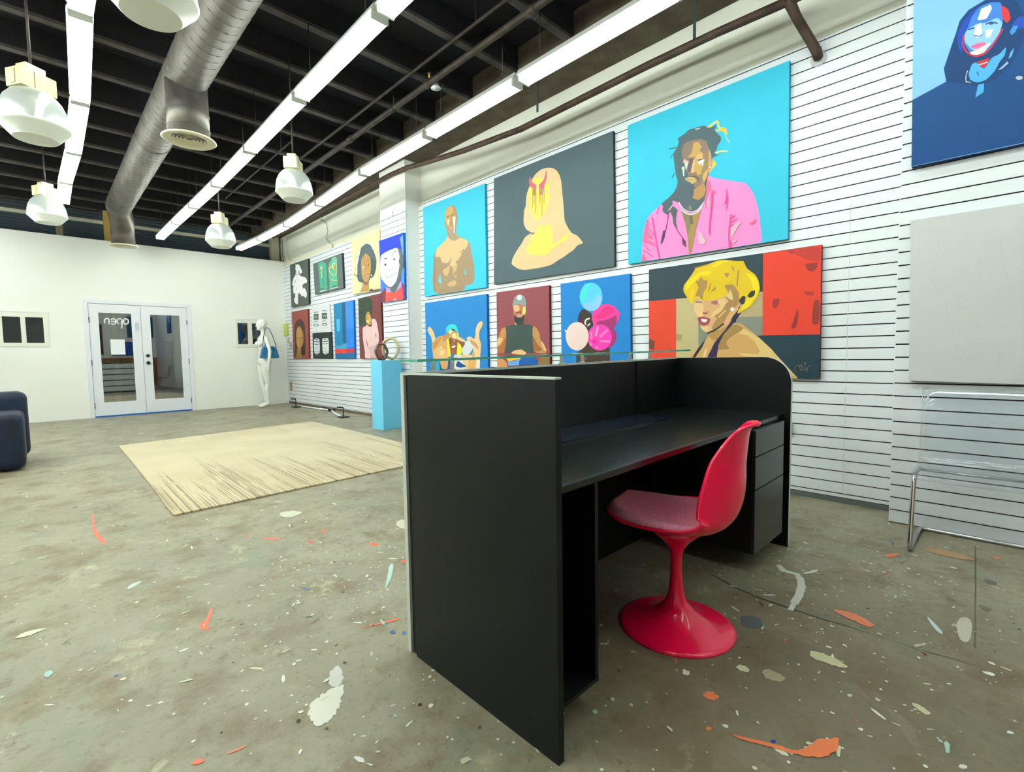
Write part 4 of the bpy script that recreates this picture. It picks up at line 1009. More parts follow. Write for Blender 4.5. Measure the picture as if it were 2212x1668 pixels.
def make_bay(loc, label, rz):
    r = thing('high_bay_lamp', label, 'hanging lamp', loc, rz, 'hanging prismatic lamps')
    b = MB(); b.lathe([(.206, 0), (.203, .06), (.190, .13), (.165, .19), (.130, .235), (.095, .26)], M_prism, n=40, cap=False); b.build('reflector', r)
    b = MB(); b.lathe([(.13, -.088), (.198, -.010), (.209, 0), (.209, .008), (.204, .008)], M_lens, n=40, cap=False); b.lathe([(.001, -.094), (.10, -.092), (.13, -.088)], M_lens, n=40, cap=False); b.build('lens', r)
    b = MB(); b.tube([(.0, -.0, .12), (0, 0, .258)], .03, M_offwhite, 12); b.build('lamp_bulb', r)
    b = MB(); b.box((-.115, -.075, .257), (.115, .075, .385), M_ball); b.box((-.121, -.02, .27), (-.114, .02, .37), M_ball); b.box((.114, -.02, .27), (.121, .02, .37), M_ball); b.box((-.03, -.0765, .26), (-.026, -.075, .38), M_dark); b.build('ballast_box', r, bevel=.006)
    b = MB(); b.box((-.065, -.05, .385), (.065, .05, .44), M_ball); b.build('junction_box', r, bevel=.004)
    b = MB(); b.tube([(0, 0, .44), (0, 0, ZJ - loc[2])], .009, M_pipe, 8); b.build('hanging_rod', r)
    return r
for (x, y, w), lb, rz in (((325, -6, 196), 'hanging lamp with clear dome nearest the camera, cut by the top of the picture', .5), ((76, 276, 137), 'large hanging lamp with clear dome at far left, in front of the tube row', .55),
                          ((103, 468, 90), 'smaller hanging lamp with clear dome above the left window', .5), ((636, 417, 82), 'hanging lamp with clear dome in front of the right tube row', .9), ((477, 522, 63), 'farthest hanging lamp with clear dome, above the mannequin', .9)):
    make_bay(tuple(dep(x, y, .456 * F / w * (1.05 if w == 137 else 1.24 if w == 90 else 1))), lb, rz)
# ---- spiral duct with two drops
dz = 4.03
A, Bm, Cc = onz(489, 0, dz), onz(411, 142, dz), onz(276.7, 408, dz)
dx = (A.x + Bm.x + Cc.x) / 3; DR = .19; Yf = 12.0
far = ony(267, 531, Yf)
ductT = thing('spiral_duct', 'big round grey spiral metal duct with two drop outlets under the ceiling', 'duct', (dx, 6, dz))
def seams(b, pts_fn, n, r):
    b.tube([pts_fn(i / n) for i in range(n + 1)], r, mat('duct_seam', '#6d6a62', .5, metal=.5), 5, caps=False)
b = MB(); YfE = Yf - .12
path = [(dx, YN + .02, dz), (dx, 2, dz), (dx, YfE - .55, dz), (dx + .01, YfE - .3, dz - .02), (dx + .03, YfE - .12, dz - .12), (dx + .05, YfE, dz - .3)]
b.tube([Vector(p) for p in path[:3]], DR, M_duct, 40); 
N = 900; y0, y1 = YN + .1, YfE - .6
seams(b, lambda t: Vector((dx + (DR + .001) * math.cos(t * 2 * PI * (y1 - y0) / .13), y0 + (y1 - y0) * t, dz + (DR + .001) * math.sin(t * 2 * PI * (y1 - y0) / .13))), 1800, .0035)
rel(b, 'duct_run', ductT)
b = MB(); fx, fy = far.x, Yf
b.tube([(dx, YfE - .56, dz), (dx, YfE - .42, dz - .0), (dx + (fx - dx) * .15, YfE - .30, dz - .02), (dx + (fx - dx) * .5, YfE - .15, dz - .10), (dx + (fx - dx) * .85, YfE - .03, dz - .22), (fx, fy, dz - .36), (fx, fy, far.z + .02)], DR * .98, M_duct, 36); rel(b, 'duct_elbow', ductT)
# near drop hangs from the run on the camera side
nd = None
for k in range(400):
    Yk = 4.0 + k * .01; p = ony(409, 302, Yk)
    if p.x >= dx: nd = p; break
b = MB(); b.tube([(nd.x, nd.y, dz + .02), (nd.x, nd.y, dz - .35), (nd.x, nd.y, nd.z + .01)], DR * .96, M_duct, 40)
for zz in (nd.z + .10, (nd.z + dz) / 2 - .05): b.tube([(nd.x + DR * .97 * math.cos(a * PI / 16), nd.y + DR * .97 * math.sin(a * PI / 16), zz) for a in range(32)], .004, M_duct, 6, closed=True)
rel(b, 'duct_drop', ductT)
for p in (nd, far):
    b = MB(); b.lathe([(.13, .03), (.17, .012), (.230, .004), (.238, -.004), (.226, -.014), (.17, -.010), (.148, .005)], M_offwhite, c=(p.x, p.y, p.z), n=48, cap=False)
    for rr in (.122, .09, .06, .03): b.lathe([(rr, .02), (rr + .022, -.002), (rr + .020, -.004), (rr - .003, .018)], M_offwhite, c=(p.x, p.y, p.z), n=40, cap=False)
    b.lathe([(.001, .028), (.16, .028)], M_dark, c=(p.x, p.y, p.z), n=32, cap=False)
    rel(b, 'diffuser', ductT)
for Y in (2.35, 7.7):
    b = MB(); b.tube([(dx, Y, dz + DR - .004), (dx, Y, ZD)], .006, M_pipe, 8); b.tube([(dx + (DR + .002) * math.cos(a * PI / 16), Y, dz + (DR + .002) * math.sin(a * PI / 16)) for a in range(32)], .006, M_duct, 6, closed=True); rel(b, 'duct_hanger', ductT)
# ---- pipes
b = MB(); P = [onz(1250, -54, 4.1), onz(925.8, 177, 4.1), onz(500, 487, 4.1)]; px = sum(p.x for p in P) / 3
b.tube([(px, YN + .02, 4.1), (px, 4.2, 4.1), (px, 12.4, 4.1)], .032, M_pipe, 14)
for Y in (2.9, 4.4, 6.2, 8.2): b.tube([(px, Y - .05, 4.1), (px, Y + .05, 4.1)], .041, M_pipe, 14)
sp_ = thing('sprinkler_pipe', 'long grey sprinkler pipe slung under the joists between two rows of tube lights', 'pipe', (px, 4, 4.1)); rel(b, 'pipe', sp_)
for Y in (1.9, 5.1, 8.1, 11.2):
    b = MB(); b.tube([(px, Y, 4.13), (px, Y, ZJ)], .007, M_pipe, 8); b.tube([(px + .036 * math.cos(a * PI / 8), Y, 4.1 + .036 * math.sin(a * PI / 8)) for a in range(16)], .005, M_pipe, 6, closed=True); rel(b, 'pipe_hanger', sp_)
p = onz(926, 170, 4.13); b = MB(); b.tube([(px, p.y, 4.12), (px - .01, p.y, 4.17), (px - .012, p.y, 4.19)], [.016, .013, .02], mat('copper_head', '#b98a50', .4, metal=.6), 12); b.lathe([(.02, 0), (.05, -.05), (.055, -.055)], M_whitetrim, c=(px + .05, p.y - .03, 4.1), n=20, cap=True); rel(b, 'sprinkler_head', sp_)
for pts, r, lb in (([onz(1095, 0, 4.233), onz(652, 339, 4.233)], .016, 'thin dark conduit under the joists left of the sprinkler pipe'), ([onz(626.6, 304, 4.237), onz(506, 415, 4.237)], .012, 'thin conduit under the joists by the right hanging lamp')):
    x = (pts[0].x + pts[1].x) / 2; b = MB(); b.tube([(x, pts[0].y - (1.5 if r > .013 else 0), pts[0].z), (x, pts[1].y + .5, pts[1].z)], r, M_pipe, 8); b.tube([(x, pts[0].y + .4, pts[0].z), (x, pts[0].y + .4, ZD)], .006, M_pipe, 6); tag(b.build('conduit'), lb, 'conduit')
b = MB(); Q = [onx(x, y, 4.16) for x, y in ((1704, 2), (1550, 70), (1400, 141), (1125, 279), (1000, 326), (921, 351), (880, 362), (845, 377))]
Q = [Vector((4.16, Q[0].y - .12, Q[0].z))] + Q + [Vector((4.16, 12.3, Q[-1].z + .0))]
for q in Q: q.z = min(q.z, 4.19)
bp_ = thing('overhead_pipe', 'rusty brown pipe along the top of the slat wall with an end stub turned down', 'pipe', tuple(Q[1]))
b.tube(Q, .034, M_rust, 14); rel(b, 'pipe', bp_)
e0 = onx(1704, 2, 4.16); e2 = onx(1769, 128, XS2)
b = MB(); b.tube([(e0.x - .002, e0.y + .02, e0.z + .05), (e0.x, e0.y, e0.z), (e0.x * .75 + e2.x * .25, e0.y * .75 + e2.y * .25, e0.z * .72 + e2.z * .28), (e0.x * .3 + e2.x * .7, e2.y * .7 + e0.y * .3, e2.z * .66 + e0.z * .34), (e2.x - .07, e2.y, e2.z + .03), (e2.x - .022, e2.y, e2.z)], [.042, .040, .034, .034, .036, .033], M_rust, 14); rel(b, 'branch_pipe', bp_)
b = MB(); b.tube([(e2.x - .012, e2.y, e2.z), (e2.x - .0005, e2.y, e2.z)], .055, mat('flange', '#cfcfd6', .4), 18); rel(b, 'wall_flange', bp_)
b = MB(); b.box((e0.x - .055, e0.y - .02, e0.z - .015), (e0.x + .055, e0.y + .02, e0.z + .05), M_rust); rel(b, 'pipe_clamp', bp_)
for x, y in ((1161, 246), (1500, 94)):
    p = onx(x, y, 4.16); b = MB(); b.box((p.x - .004, p.y - .012, p.z + .02), (p.x + .004, p.y + .012, 4.234), mat('green_strap', '#33433f', .6)); rel(b, 'strap', bp_)
# ================================================================== RECEPTION DESK
def shear(b): b.v = [(x, y, z * (1 + .0115 * (x - 1.02))) for x, y, z in b.v]; return b
dk = thing('reception_desk', 'black reception desk with high screen panels, seen from its working side', 'desk', (2.1, 1.3, 0))
def part(b, name, parent=None, **k):
    shear(b); ob = b.build(name, parent or dk, **k)
    if (parent or dk) is dk: ob.location = -Vector(dk.location)
    return ob
b = MB(); b.box((1.02, .87, 0), (1.045, 1.61, 1.13), M_black); b.box((1.0195, .8695, 1.130), (1.0455, 1.61, 1.136), M_deskedge); part(b, 'side_panel')
# right side panel with its rounded top corner
b = MB(); R = .155; prof = [(1.669, 0), (1.669, 1.135)] + [(.89 + R - R * math.sin(a), 1.135 - R + R * math.cos(a)) for a in [PI / 2 * i / 10 for i in range(11)]] + [(.89, 0)]
for X0, X1, g_, m_ in ((3.215, 3.243, .003, M_black),):
    pr = [(max(y, .893), min(z, 1.132)) if 0 < i < len(prof) - 1 else (y, z) for i, (y, z) in enumerate(prof)]
    b.face([(X0, y, z) for y, z in prof], m_); b.face([(X1, y, z) for y, z in reversed(prof)], m_)
for (y0, z0), (y1, z1) in zip(prof[:-1], prof[1:]): b.face([(3.215, y0, z0), (3.243, y0, z0), (3.243, y1, z1), (3.215, y1, z1)], M_deskedge)
part(b, 'side_panel', fix=True)
b = MB(); b.box((1.028, 1.612, 0), (3.215, 1.642, 1.128), M_blackin); b.box((2.66, 1.606, .8), (2.68, 1.612, 1.127), M_black); part(b, 'front_panel')
b = MB(); b.box((1.03, 1.643, .02), (3.23, 1.650, 1.128), M_blackin)
for i in range(5): b.box((1.021, 1.650, .05 + i * .216), (3.242, 1.668, .05 + i * .216 + .18), M_deskwhite)
b.box((1.021, 1.651, .02), (1.12, 1.6675, 1.128), M_deskwhite); b.box((3.16, 1.651, .02), (3.242, 1.6675, 1.128), M_deskwhite)
b.box((1.018, 1.646, 0), (1.030, 1.6685, 1.128), M_deskedge); part(b, 'slatted_front')
b = MB(); b.box((1.018, 1.611, 1.1285), (3.214, 1.6685, 1.137), mat('pale_grey_cap', '#b9c4bc', .25)); part(b, 'top_cap')
b = MB(); b.box((1.0455, .93, .772), (3.2145, 1.6115, .800), M_top); part(b, 'desktop', bevel=.005)
b = MB(); b.box((1.0455, .93, .09), (1.285, 1.61, .105), M_blackin); b.box((1.285, .93, .09), (1.303, 1.61, .771), M_black); b.box((1.0455, 1.58, .105), (1.285, 1.61, .771), M_blackin); part(b, 'open_compartment')
cb = MB(); cb.box((2.675, .925, .11), (3.14, 1.5, .771), M_blackin); cab = part(cb, 'drawer_cabinet')
M_drawer = mat('black_drawer_laminate', '#1c2220', .22)
for a, c in ((.452, .108), (.627, .456), (.770, .631)):
    b = MB(); b.box((2.675, .902, c), (3.14, .924, a), M_drawer); shear(b); b.build('drawer_front', cab, bevel=.002)
# glass shelf on the desk screen
M_gedge = mat('green_glass_edge', '#2f9a80', .12, spec=.8, noise=(12, '#56b79c')); M_gtop = glass_mat('counter_glass', '#e2f0ea', .10)
gs = thing('glass_counter_shelf', 'green edged glass shelf on steel standoffs above the desk screen', 'glass shelf', (2.1, 1.68, 1.14))
gx0, gx1 = ony(902, 780, 1.612).x, ony(1492, 755, 1.612).x; b = MB(); z0, z1 = 1.178, 1.188
b.face([(gx0, 1.612, z1), (gx1, 1.612, z1), (gx1, 1.765, z1), (gx0, 1.765, z1)], M_gtop); b.face([(gx0, 1.765, z0), (gx1, 1.765, z0), (gx1, 1.612, z0), (gx0, 1.612, z0)], M_gtop)
for a, c in (((gx0, 1.612), (gx1, 1.612)), ((gx1, 1.612), (gx1, 1.765)), ((gx1, 1.765), (gx0, 1.765)), ((gx0, 1.765), (gx0, 1.612))): b.face([(*a, z0), (*c, z0), (*c, z1), (*a, z1)], M_gedge)
shear(b); ob = b.build('glass_plate', gs); ob.location = -Vector(gs.location)
M_satin = mat('satin_steel', '#d9dcd8', .38, metal=.6)
for pxs in (934.5, 977, 1213, 1258, 1361, 1403):
    X = ony(pxs, 790, 1.64).x
    for Y in (1.64,):
        b = MB(); b.tube([(X, Y, 1.1375), (X, Y, z0)], .009, M_satin, 12); b.tube([(X, Y, 1.1375), (X, Y, 1.1425)], .016, M_satin, 12); shear(b); ob = b.build('standoff', gs); ob.location = -Vector(gs.location)
b = MB(); c = [onz(1193, 946, .812), onz(1486, 883, .822)]
b.box((1.06, 1.36, .8007), (2.62, 1.605, .8067), mat('dark_glass_sheet', '#1d2b33', .1, spec=.8)); shear(b); tag(b.build('glass_sheet'), 'dark glass sheet lying along the back of the black desktop', 'glass sheet')
# ================================================================== RED PEDESTAL CHAIR
M_red = mat('glossy_red_fibreglass', '#ff0c4c', .28, coat=.4); M_pad = mat('dusty_rose_fabric', '#d98c9e', .9, noise=(90, '#c87a90', 3), bump=.3, bscale=300, sheen=.3)
CHX, CHY = 1.950, .978; FACE = math.atan2(.975, -.22)
ch = thing('pedestal_chair', 'red moulded shell chair on a trumpet base with rose seat pad, pushed to the desk', 'chair', (CHX, CHY, 0), FACE - PI / 2)
# local frame: +y forward, +x to the sitter's right
ROWS = CHROWS
def shell_pt(r, v, off=0, wm=1.0):
    s, z, w, e, nx, nz = r; a = abs(v)
    k = e * a ** 2.3; t = min(max((z - .455) / .085, 0), 1); t = t * t * (3 - 2 * t); an = .12 + t * 1.15     # the raised rim turns from upward to forward
    return Vector((v * w * wm, s + nx * off + math.sin(an) * k, z + nz * off + math.cos(an) * k))
def rows_n(R):
    out = []
    for i, (s, z, w, e) in enumerate(R):
        s0, z0 = R[max(i-1, 0)][:2]; s1, z1 = R[min(i+1, len(R)-1)][:2]; t = Vector((s1 - s0, z1 - z0)).normalized()
        out.append((s, z, w, e, -t.y * -1 if False else (t.y * 1.0), -t.x))
    return out
def catmull(R, n):
    out = []
    for i in range(len(R) - 1):
        p0, p1, p2, p3 = R[max(i-1, 0)], R[i], R[i+1], R[min(i+2, len(R)-1)]
        for k in range(n):
            t = k / n; out.append(tuple(.5 * (2*b_ + (c_ - a_)*t + (2*a_ - 5*b_ + 4*c_ - d_)*t*t + (3*b_ - a_ - 3*c_ + d_)*t**3) for a_, b_, c_, d_ in zip(p0, p1, p2, p3)))
    out.append(R[-1]); return out
RR = catmull(ROWS, 4); RN = rows_n(RR); NV = 25
b = MB(); vs = []; th = .011
for side in (0, 1):
    for r in RN:
        for j in range(NV):
            v = -1 + 2 * j / (NV - 1); vs.append(shell_pt(r, math.sin(v * PI / 2), -th if side else 0))
nr = len(RN); fs = []
for i in range(nr - 1):
    for j in range(NV - 1):
        a = i * NV + j; fs.append((a, a + 1, a + NV + 1, a + NV)); o = nr * NV; fs.append((o + a, o + a + NV, o + a + NV + 1, o + a + 1))
o = nr * NV
for i in range(nr - 1):
    for j in (0, NV - 1):
        a = i * NV + j; q = (a, a + NV, o + a + NV, o + a); fs.append(q if j == 0 else q[::-1])
for j in range(NV - 1):
    fs.append((j, o + j, o + j + 1, j + 1)); a = (nr - 1) * NV + j; fs.append((a, a + 1, o + a + 1, o + a))
b.raw(vs, fs, M_red, smooth=True); b.build('seat_shell', ch, fix=True)
b = MB()
b.lathe([(.244, 0), (.244, .006), (.225, .013), (.185, .022), (.145, .034), (.106, .052), (.072, .078), (.046, .108), (.033, .145), (.027, .20), (.023, .26), (.0245, .31), (.032, .345), (.052, .375), (.075, .398), (.098, .418), (.12, .436)], M_red, n=56)
b.build('pedestal_base', ch)
b = MB(); PR = [r for r in RN if r[0] > -.175 or False][2:]; PR = [r for r in RN[3:] if r[0] > -.15 and r[1] < .60]
vs = []; NP = 21
for top in (1, 0):
    for i, r in enumerate(PR):
        ed = min(i, len(PR) - 1 - i) / 3; ed = min(ed, 1)
        for j in range(NP):
            v = -1 + 2 * j / (NP - 1); ev = min((1 - abs(v)) * 5, 1); h = .006 + .026 * (ed * ev) ** .5 if top else .001
            vs.append(shell_pt(r, v * .93, h))
n_ = len(PR); fs = []; o = n_ * NP
for i in range(n_ - 1):
    for j in range(NP - 1):
        a = i * NP + j; fs.append((a, a + 1, a + NP + 1, a + NP)); fs.append((o + a, o + a + NP, o + a + NP + 1, o + a + 1))
for i in range(n_ - 1):
    for j in (0, NP - 1): a = i * NP + j; q = (a, a + NP, o + a + NP, o + a); fs.append(q if j == 0 else q[::-1])
for j in range(NP - 1): fs.append((j, o + j, o + j + 1, j + 1)); a = (n_ - 1) * NP + j; fs.append((a, a + 1, o + a + 1, o + a))
b.raw(vs, fs, M_pad, smooth=True); b.build('seat_pad', ch, fix=True)
# ================================================================== CLEAR CHAIR
def clear_mat():
    M = bpy.data.materials.new('clear_polycarbonate'); M.use_nodes = True; nt = M.node_tree; L = nt.links.new
    for n in list(nt.nodes): nt.nodes.remove(n)
    o = nt.nodes.new('ShaderNodeOutputMaterial'); t = nt.nodes.new('ShaderNodeBsdfTransparent'); t.inputs['Color'].default_value = (.95, .968, .98, 1)
    g = nt.nodes.new('ShaderNodeBsdfGlossy'); g.inputs['Roughness'].default_value = .05
    fr = nt.nodes.new('ShaderNodeLayerWeight'); fr.inputs['Blend'].default_value = .35; a = nt.nodes.new('ShaderNodeMath'); a.operation = 'MULTIPLY_ADD'; a.inputs[1].default_value = .40; a.inputs[2].default_value = .02
    x = nt.nodes.new('ShaderNodeMixShader'); L(fr.outputs['Facing'], a.inputs[0]); L(a.outputs[0], x.inputs['Fac']); L(t.outputs[0], x.inputs[1]); L(g.outputs[0], x.inputs[2]); L(x.outputs[0], o.inputs['Surface']); return M
M_clear = clear_mat()
cc = thing('clear_cantilever_chair', 'transparent plastic chair on a chrome cantilever frame, back to the slat wall', 'chair', (3.85, .12, 0))
cy0, cy1 = .355, -.17; fx_, rx = 3.615, 4.125
b = MB(); r = .0125
def bend(a, bq, c, n=6, d=.05):   # rounded corner at bq
    a, bq, c = Vector(a), Vector(bq), Vector(c); p = bq + (a - bq).normalized() * d; q = bq + (c - bq).normalized() * d
    return [p * (1-t)**2 + bq * 2*t*(1-t) + q * t*t for t in [i / n for i in range(n + 1)]]
sz = .448; pts = []
K = [(3.98, cy0, sz - .01), (3.715, cy0, sz), (fx_, cy0, r), (rx, cy0, r), (rx, cy1, r), (fx_, cy1, r), (3.715, cy1, sz), (3.98, cy1, sz - .01)]
pts = [Vector(K[0])]
for i in range(1, len(K) - 1): pts += bend(K[i-1], K[i], K[i+1], d=.045)
pts.append(Vector(K[-1])); b.tube(pts, r, M_chrome, 14); rel(b, 'chrome_frame', cc)
b = MB(); b.tube([(3.95, cy0, sz - .01), (3.95, cy1, sz - .01)], .009, M_chrome, 10); rel(b, 'cross_bar', cc)
prof = [(3.665, .425), (3.672, .445), (3.70, .462), (3.80, .462), (3.90, .455), (3.97, .458), (4.01, .475), (4.035, .51), (4.05, .57), (4.062, .70), (4.08, .82), (4.105, .93), (4.115, .948), (4.125, .950)]
b = MB(); n = 9; vs = []
for sd in (0, 1):
    for i, (x, z) in enumerate(prof):
        t = (Vector(prof[min(i+1, len(prof)-1)]) - Vector(prof[max(i-1, 0)])).normalized(); nx, nz = t.y * .006 * sd, -t.x * .006 * sd
        for j in range(n):
            v = j / (n - 1); u = abs(2 * v - 1); y = (cy0 + .012) * (1 - v) + (cy1 - .012) * v
            lift = .010 * u ** 4; vs.append((x - (lift if z > .5 else 0) + nx, y, z + (lift if z <= .5 else 0) + nz))
m_ = len(prof); fs = []; o = m_ * n
for i in range(m_ - 1):
    for j in range(n - 1): a = i * n + j; fs += [(a, a + 1, a + n + 1, a + n), (o + a, o + a + n, o + a + n + 1, o + a + 1)]
    for j in (0, n - 1): a = i * n + j; fs.append((a, a + n, o + a + n, o + a))
for j in range(n - 1): fs.append((j, j + 1, o + j + 1, o + j)); a = (m_ - 1) * n + j; fs.append((a, a + 1, o + a + 1, o + a))
b.raw(vs, fs, M_clear, smooth=True); rel(b, 'seat_shell', cc, fix=True)
# ================================================================== RUG
def rug_mat():
    M = bpy.data.materials.new('beige_striped_wool'); M.use_nodes = True; nt = M.node_tree; L = nt.links.new; b = nt.nodes['Principled BSDF']; b.inputs['Roughness'].default_value = .95; b.inputs['Sheen Weight'].default_value = .3
    tc = nt.nodes.new('ShaderNodeTexCoord'); mp = nt.nodes.new('ShaderNodeMapping'); mp.inputs['Scale'].default_value = (75, .06, 1); L(tc.outputs['Object'], mp.inputs['Vector'])
    n = nt.nodes.new('ShaderNodeTexNoise'); n.inputs['Scale'].default_value = 1.0; n.inputs['Detail'].default_value = 3; n.inputs['Roughness'].default_value = .7; L(mp.outputs[0], n.inputs['Vector'])
    sx = nt.nodes.new('ShaderNodeSeparateXYZ'); L(tc.outputs['Object'], sx.inputs[0])
    def mr(src, a, c, lo=0, hi=1):
        r = nt.nodes.new('ShaderNodeMapRange'); r.inputs['From Min'].default_value = a; r.inputs['From Max'].default_value = c; r.inputs['To Min'].default_value = lo; r.inputs['To Max'].default_value = hi; L(src, r.inputs['Value']); return r.outputs[0]
    n3 = nt.nodes.new('ShaderNodeTexNoise'); n3.inputs['Scale'].default_value = 1; mp3 = nt.nodes.new('ShaderNodeMapping'); mp3.inputs['Scale'].default_value = (7, .02, 1); L(tc.outputs['Object'], mp3.inputs[0]); L(mp3.outputs[0], n3.inputs['Vector'])
    def op(k, a, c):
        q = nt.nodes.new('ShaderNodeMath'); q.operation = k
        for t_, v_ in ((0, a), (1, c)):
            if isinstance(v_, (int, float)): q.inputs[t_].default_value = v_
            else: L(v_, q.inputs[t_])
        return q.outputs[0]
    mp4 = nt.nodes.new('ShaderNodeMapping'); mp4.inputs['Scale'].default_value = (26, 2.4, 1); L(tc.outputs['Object'], mp4.inputs[0]); n4 = nt.nodes.new('ShaderNodeTexNoise'); n4.inputs['Scale'].default_value = 1; L(mp4.outputs[0], n4.inputs['Vector'])
    ln = mr(n3.outputs['Fac'], .3, .7, .35, 2.3); d1 = op('SUBTRACT', sx.outputs['Y'], 4.28); near = mr(op('SUBTRACT', ln, d1), -.1, .35)
    d2 = op('SUBTRACT', 8.75, sx.outputs['Y']); far = mr(op('SUBTRACT', op('MULTIPLY', ln, .55), d2), -.1, .5, 0, .55)
    stripe = mr(n.outputs["Fac"], .50, .45); brk = mr(n4.outputs['Fac'], .36, .46)
    ms = op('MULTIPLY', op('MULTIPLY', stripe, brk), op('MULTIPLY', op('MAXIMUM', near, far), .9))
    nb = nt.nodes.new('ShaderNodeTexNoise'); nb.inputs['Scale'].default_value = 1.6; nb.inputs['Detail'].default_value = 6; L(tc.outputs['Object'], nb.inputs['Vector'])
    c1 = nt.nodes.new('ShaderNodeMix'); c1.data_type = 'RGBA'; L(mr(nb.outputs['Fac'], .35, .65), c1.inputs['Factor']); c1.inputs[6].default_value = (*s2l('#c9ba94'), 1); c1.inputs[7].default_value = (*s2l('#bcac84'), 1)
    c2 = nt.nodes.new('ShaderNodeMix'); c2.data_type = 'RGBA'; L(ms, c2.inputs['Factor']); L(c1.outputs[2], c2.inputs[6]); c2.inputs[7].default_value = (*s2l('#7d6a42'), 1)
    L(c2.outputs[2], b.inputs['Base Color'])
    bn = nt.nodes.new('ShaderNodeTexNoise'); bn.inputs['Scale'].default_value = 160; L(tc.outputs['Object'], bn.inputs['Vector']); bp = nt.nodes.new('ShaderNodeBump'); bp.inputs['Strength'].default_value = .5; bp.inputs['Distance'].default_value = .006; L(bn.outputs['Fac'], bp.inputs['Height']); L(bp.outputs['Normal'], b.inputs['Normal'])
    return M
M_rug = rug_mat(); RC = [onfl(256.4, 965), onfl(375, 1116), None, onfl(674, 912)]
ra, rb, rc, rd = RC[0], RC[1], None, RC[3]
e1 = onfl(873, 1009) - rb; e2 = onfl(875, 961) - rd
den = e1.x * e2.y - e1.y * e2.x; dd = rd - rb; t = (dd.x * e2.y - dd.y * e2.x) / den; rc = rb + e1 * t
if not (0 < t < 6): rc = Vector((rd.x, rb.y, 0))
b = MB(); NN = 24; top = []
for k, dz_ in ((0, .001), (1, .014)):
    for i in range(NN + 1):
        for j in range(NN + 1):
            u, v = i / NN, j / NN; p = (rb * (1-u) + rc * u) * (1-v) + (ra * (1-u) + rd * u) * v
            top.append((p.x, p.y, FZ(p.y) + dz_ + (.0015 if k == 0 else 0)))
n1 = NN + 1; o = n1 * n1; fs = []
for i in range(NN):
    for j in range(NN): a = i * n1 + j; fs += [(o + a, o + a + n1, o + a + n1 + 1, o + a + 1), (a, a + 1, a + n1 + 1, a + n1)]
for i in range(NN):
    for a, c in ((i * n1, (i + 1) * n1), ((i + 1) * n1 + NN, i * n1 + NN), (i + 1, i), (NN * n1 + i, NN * n1 + i + 1)): fs.append((a, c, o + c, o + a))
b.raw(top, fs, M_rug); tag(b.build('striped_rug', fix=True), 'large beige rug with brown striped ends on the concrete floor', 'rug')
# ================================================================== PLINTH AND RINGS
M_sky = mat('sky_blue_paint', '#6cc3e6', .55); p0 = onfl(828.9, 929.8); pz = 1.149
b = MB(); b.box((p0.x, p0.y, FZ(p0.y) + .001), (p0.x + .345, p0.y + .345, pz), M_sky); pl = b.build('display_plinth', bevel=.002); tag(pl, 'tall sky blue display plinth beside the pilaster', 'plinth')
pc = Vector((p0.x + .17, p0.y + .17, pz))
def ring(name, cpx, cpy, ry, rz, tube, depth, ang, m1, label, sides, loc_d):
    c = dep(cpx, cpy, loc_d); b = MB(); n = 28; vs = []; k = 8
    ax = Vector((math.cos(ang), math.sin(ang), 0)); nrm = Vector((-math.sin(ang), math.cos(ang), 0))
    for i in range(n):
        a = 2 * PI * i / n; q = 1 + .05 * math.cos(sides * a); d = ax * math.cos(a) * ry * q + Vector((0, 0, 1)) * math.sin(a) * rz * q; rad = d.normalized()
        for j in range(k):
            w = 2 * PI * j / k + PI / 8; vs.append(d + rad * tube * math.cos(w) + nrm * depth * math.sin(w))
    zmin = min(v.z for v in vs); cz = pz + .001 - zmin
    vs = [Vector((c.x, c.y, cz)) + v for v in vs]; fs = [(i*k+j, i*k+(j+1) % k, ((i+1) % n)*k+(j+1) % k, ((i+1) % n)*k+j) for i in range(n) for j in range(k)]
    b.raw(vs, fs, m1, smooth=True); o = b.build(name, fix=True); tag(o, label, 'sculpture')
dpl = (pc - ORG).dot(FWD)
ring('ceramic_ring', 824, 759, .088, .122, .018, .045, -.25, mat('dark_brown_clay', '#4e3b34', .6, noise=(20, '#6a574c')), 'dark brown ceramic ring standing on the blue plinth', 6, dpl - .07)
ring('ceramic_ring', 844, 755, .122, .160, .024, .04, -.75, mat('cream_clay', '#cfc6a2', .6, noise=(12, '#b9ac86')), 'cream ceramic ring leaning behind the dark ring on the plinth', 5, dpl + .06)
# ================================================================== SOFA
M_velvet = mat('navy_velvet', '#020d20', .7, noise=(6, '#03203c', 5), sheen=.04)
sx1 = -.14; sf = thing('velvet_sofa', 'dark blue velvet sofa cut by the left edge of the picture', 'sofa', (-1.1, 7.6, RISE)); zf = RISE
def sbox(name, a, c, bv):
    b = MB(); b.box(a, c, M_velvet); ob = rel(b, name, sf, bevel=bv, seg=5); 
    for p in ob.data.polygons: p.use_smooth = True
    return ob
sbox('armrest', (sx1 - .24, 7.14, zf + .02), (sx1, 8.06, zf + .60), .07)
sbox('armrest', (sx1 - 1.95, 7.14, zf + .02), (sx1 - 1.71, 8.06, zf + .60), .07)
sbox('backrest', (sx1 - 1.93, 7.80, zf + .05), (sx1 + .03, 8.14, zf + .80), .09)
sbox('base', (sx1 - 1.72, 7.22, zf + .02), (sx1 - .235, 7.85, zf + .26), .03)
for i in range(2): sbox('seat_cushion', (sx1 - .24 - .735 * (i + 1), 7.18, zf + .262), (sx1 - .245 - .735 * i, 7.82, zf + .44), .05)
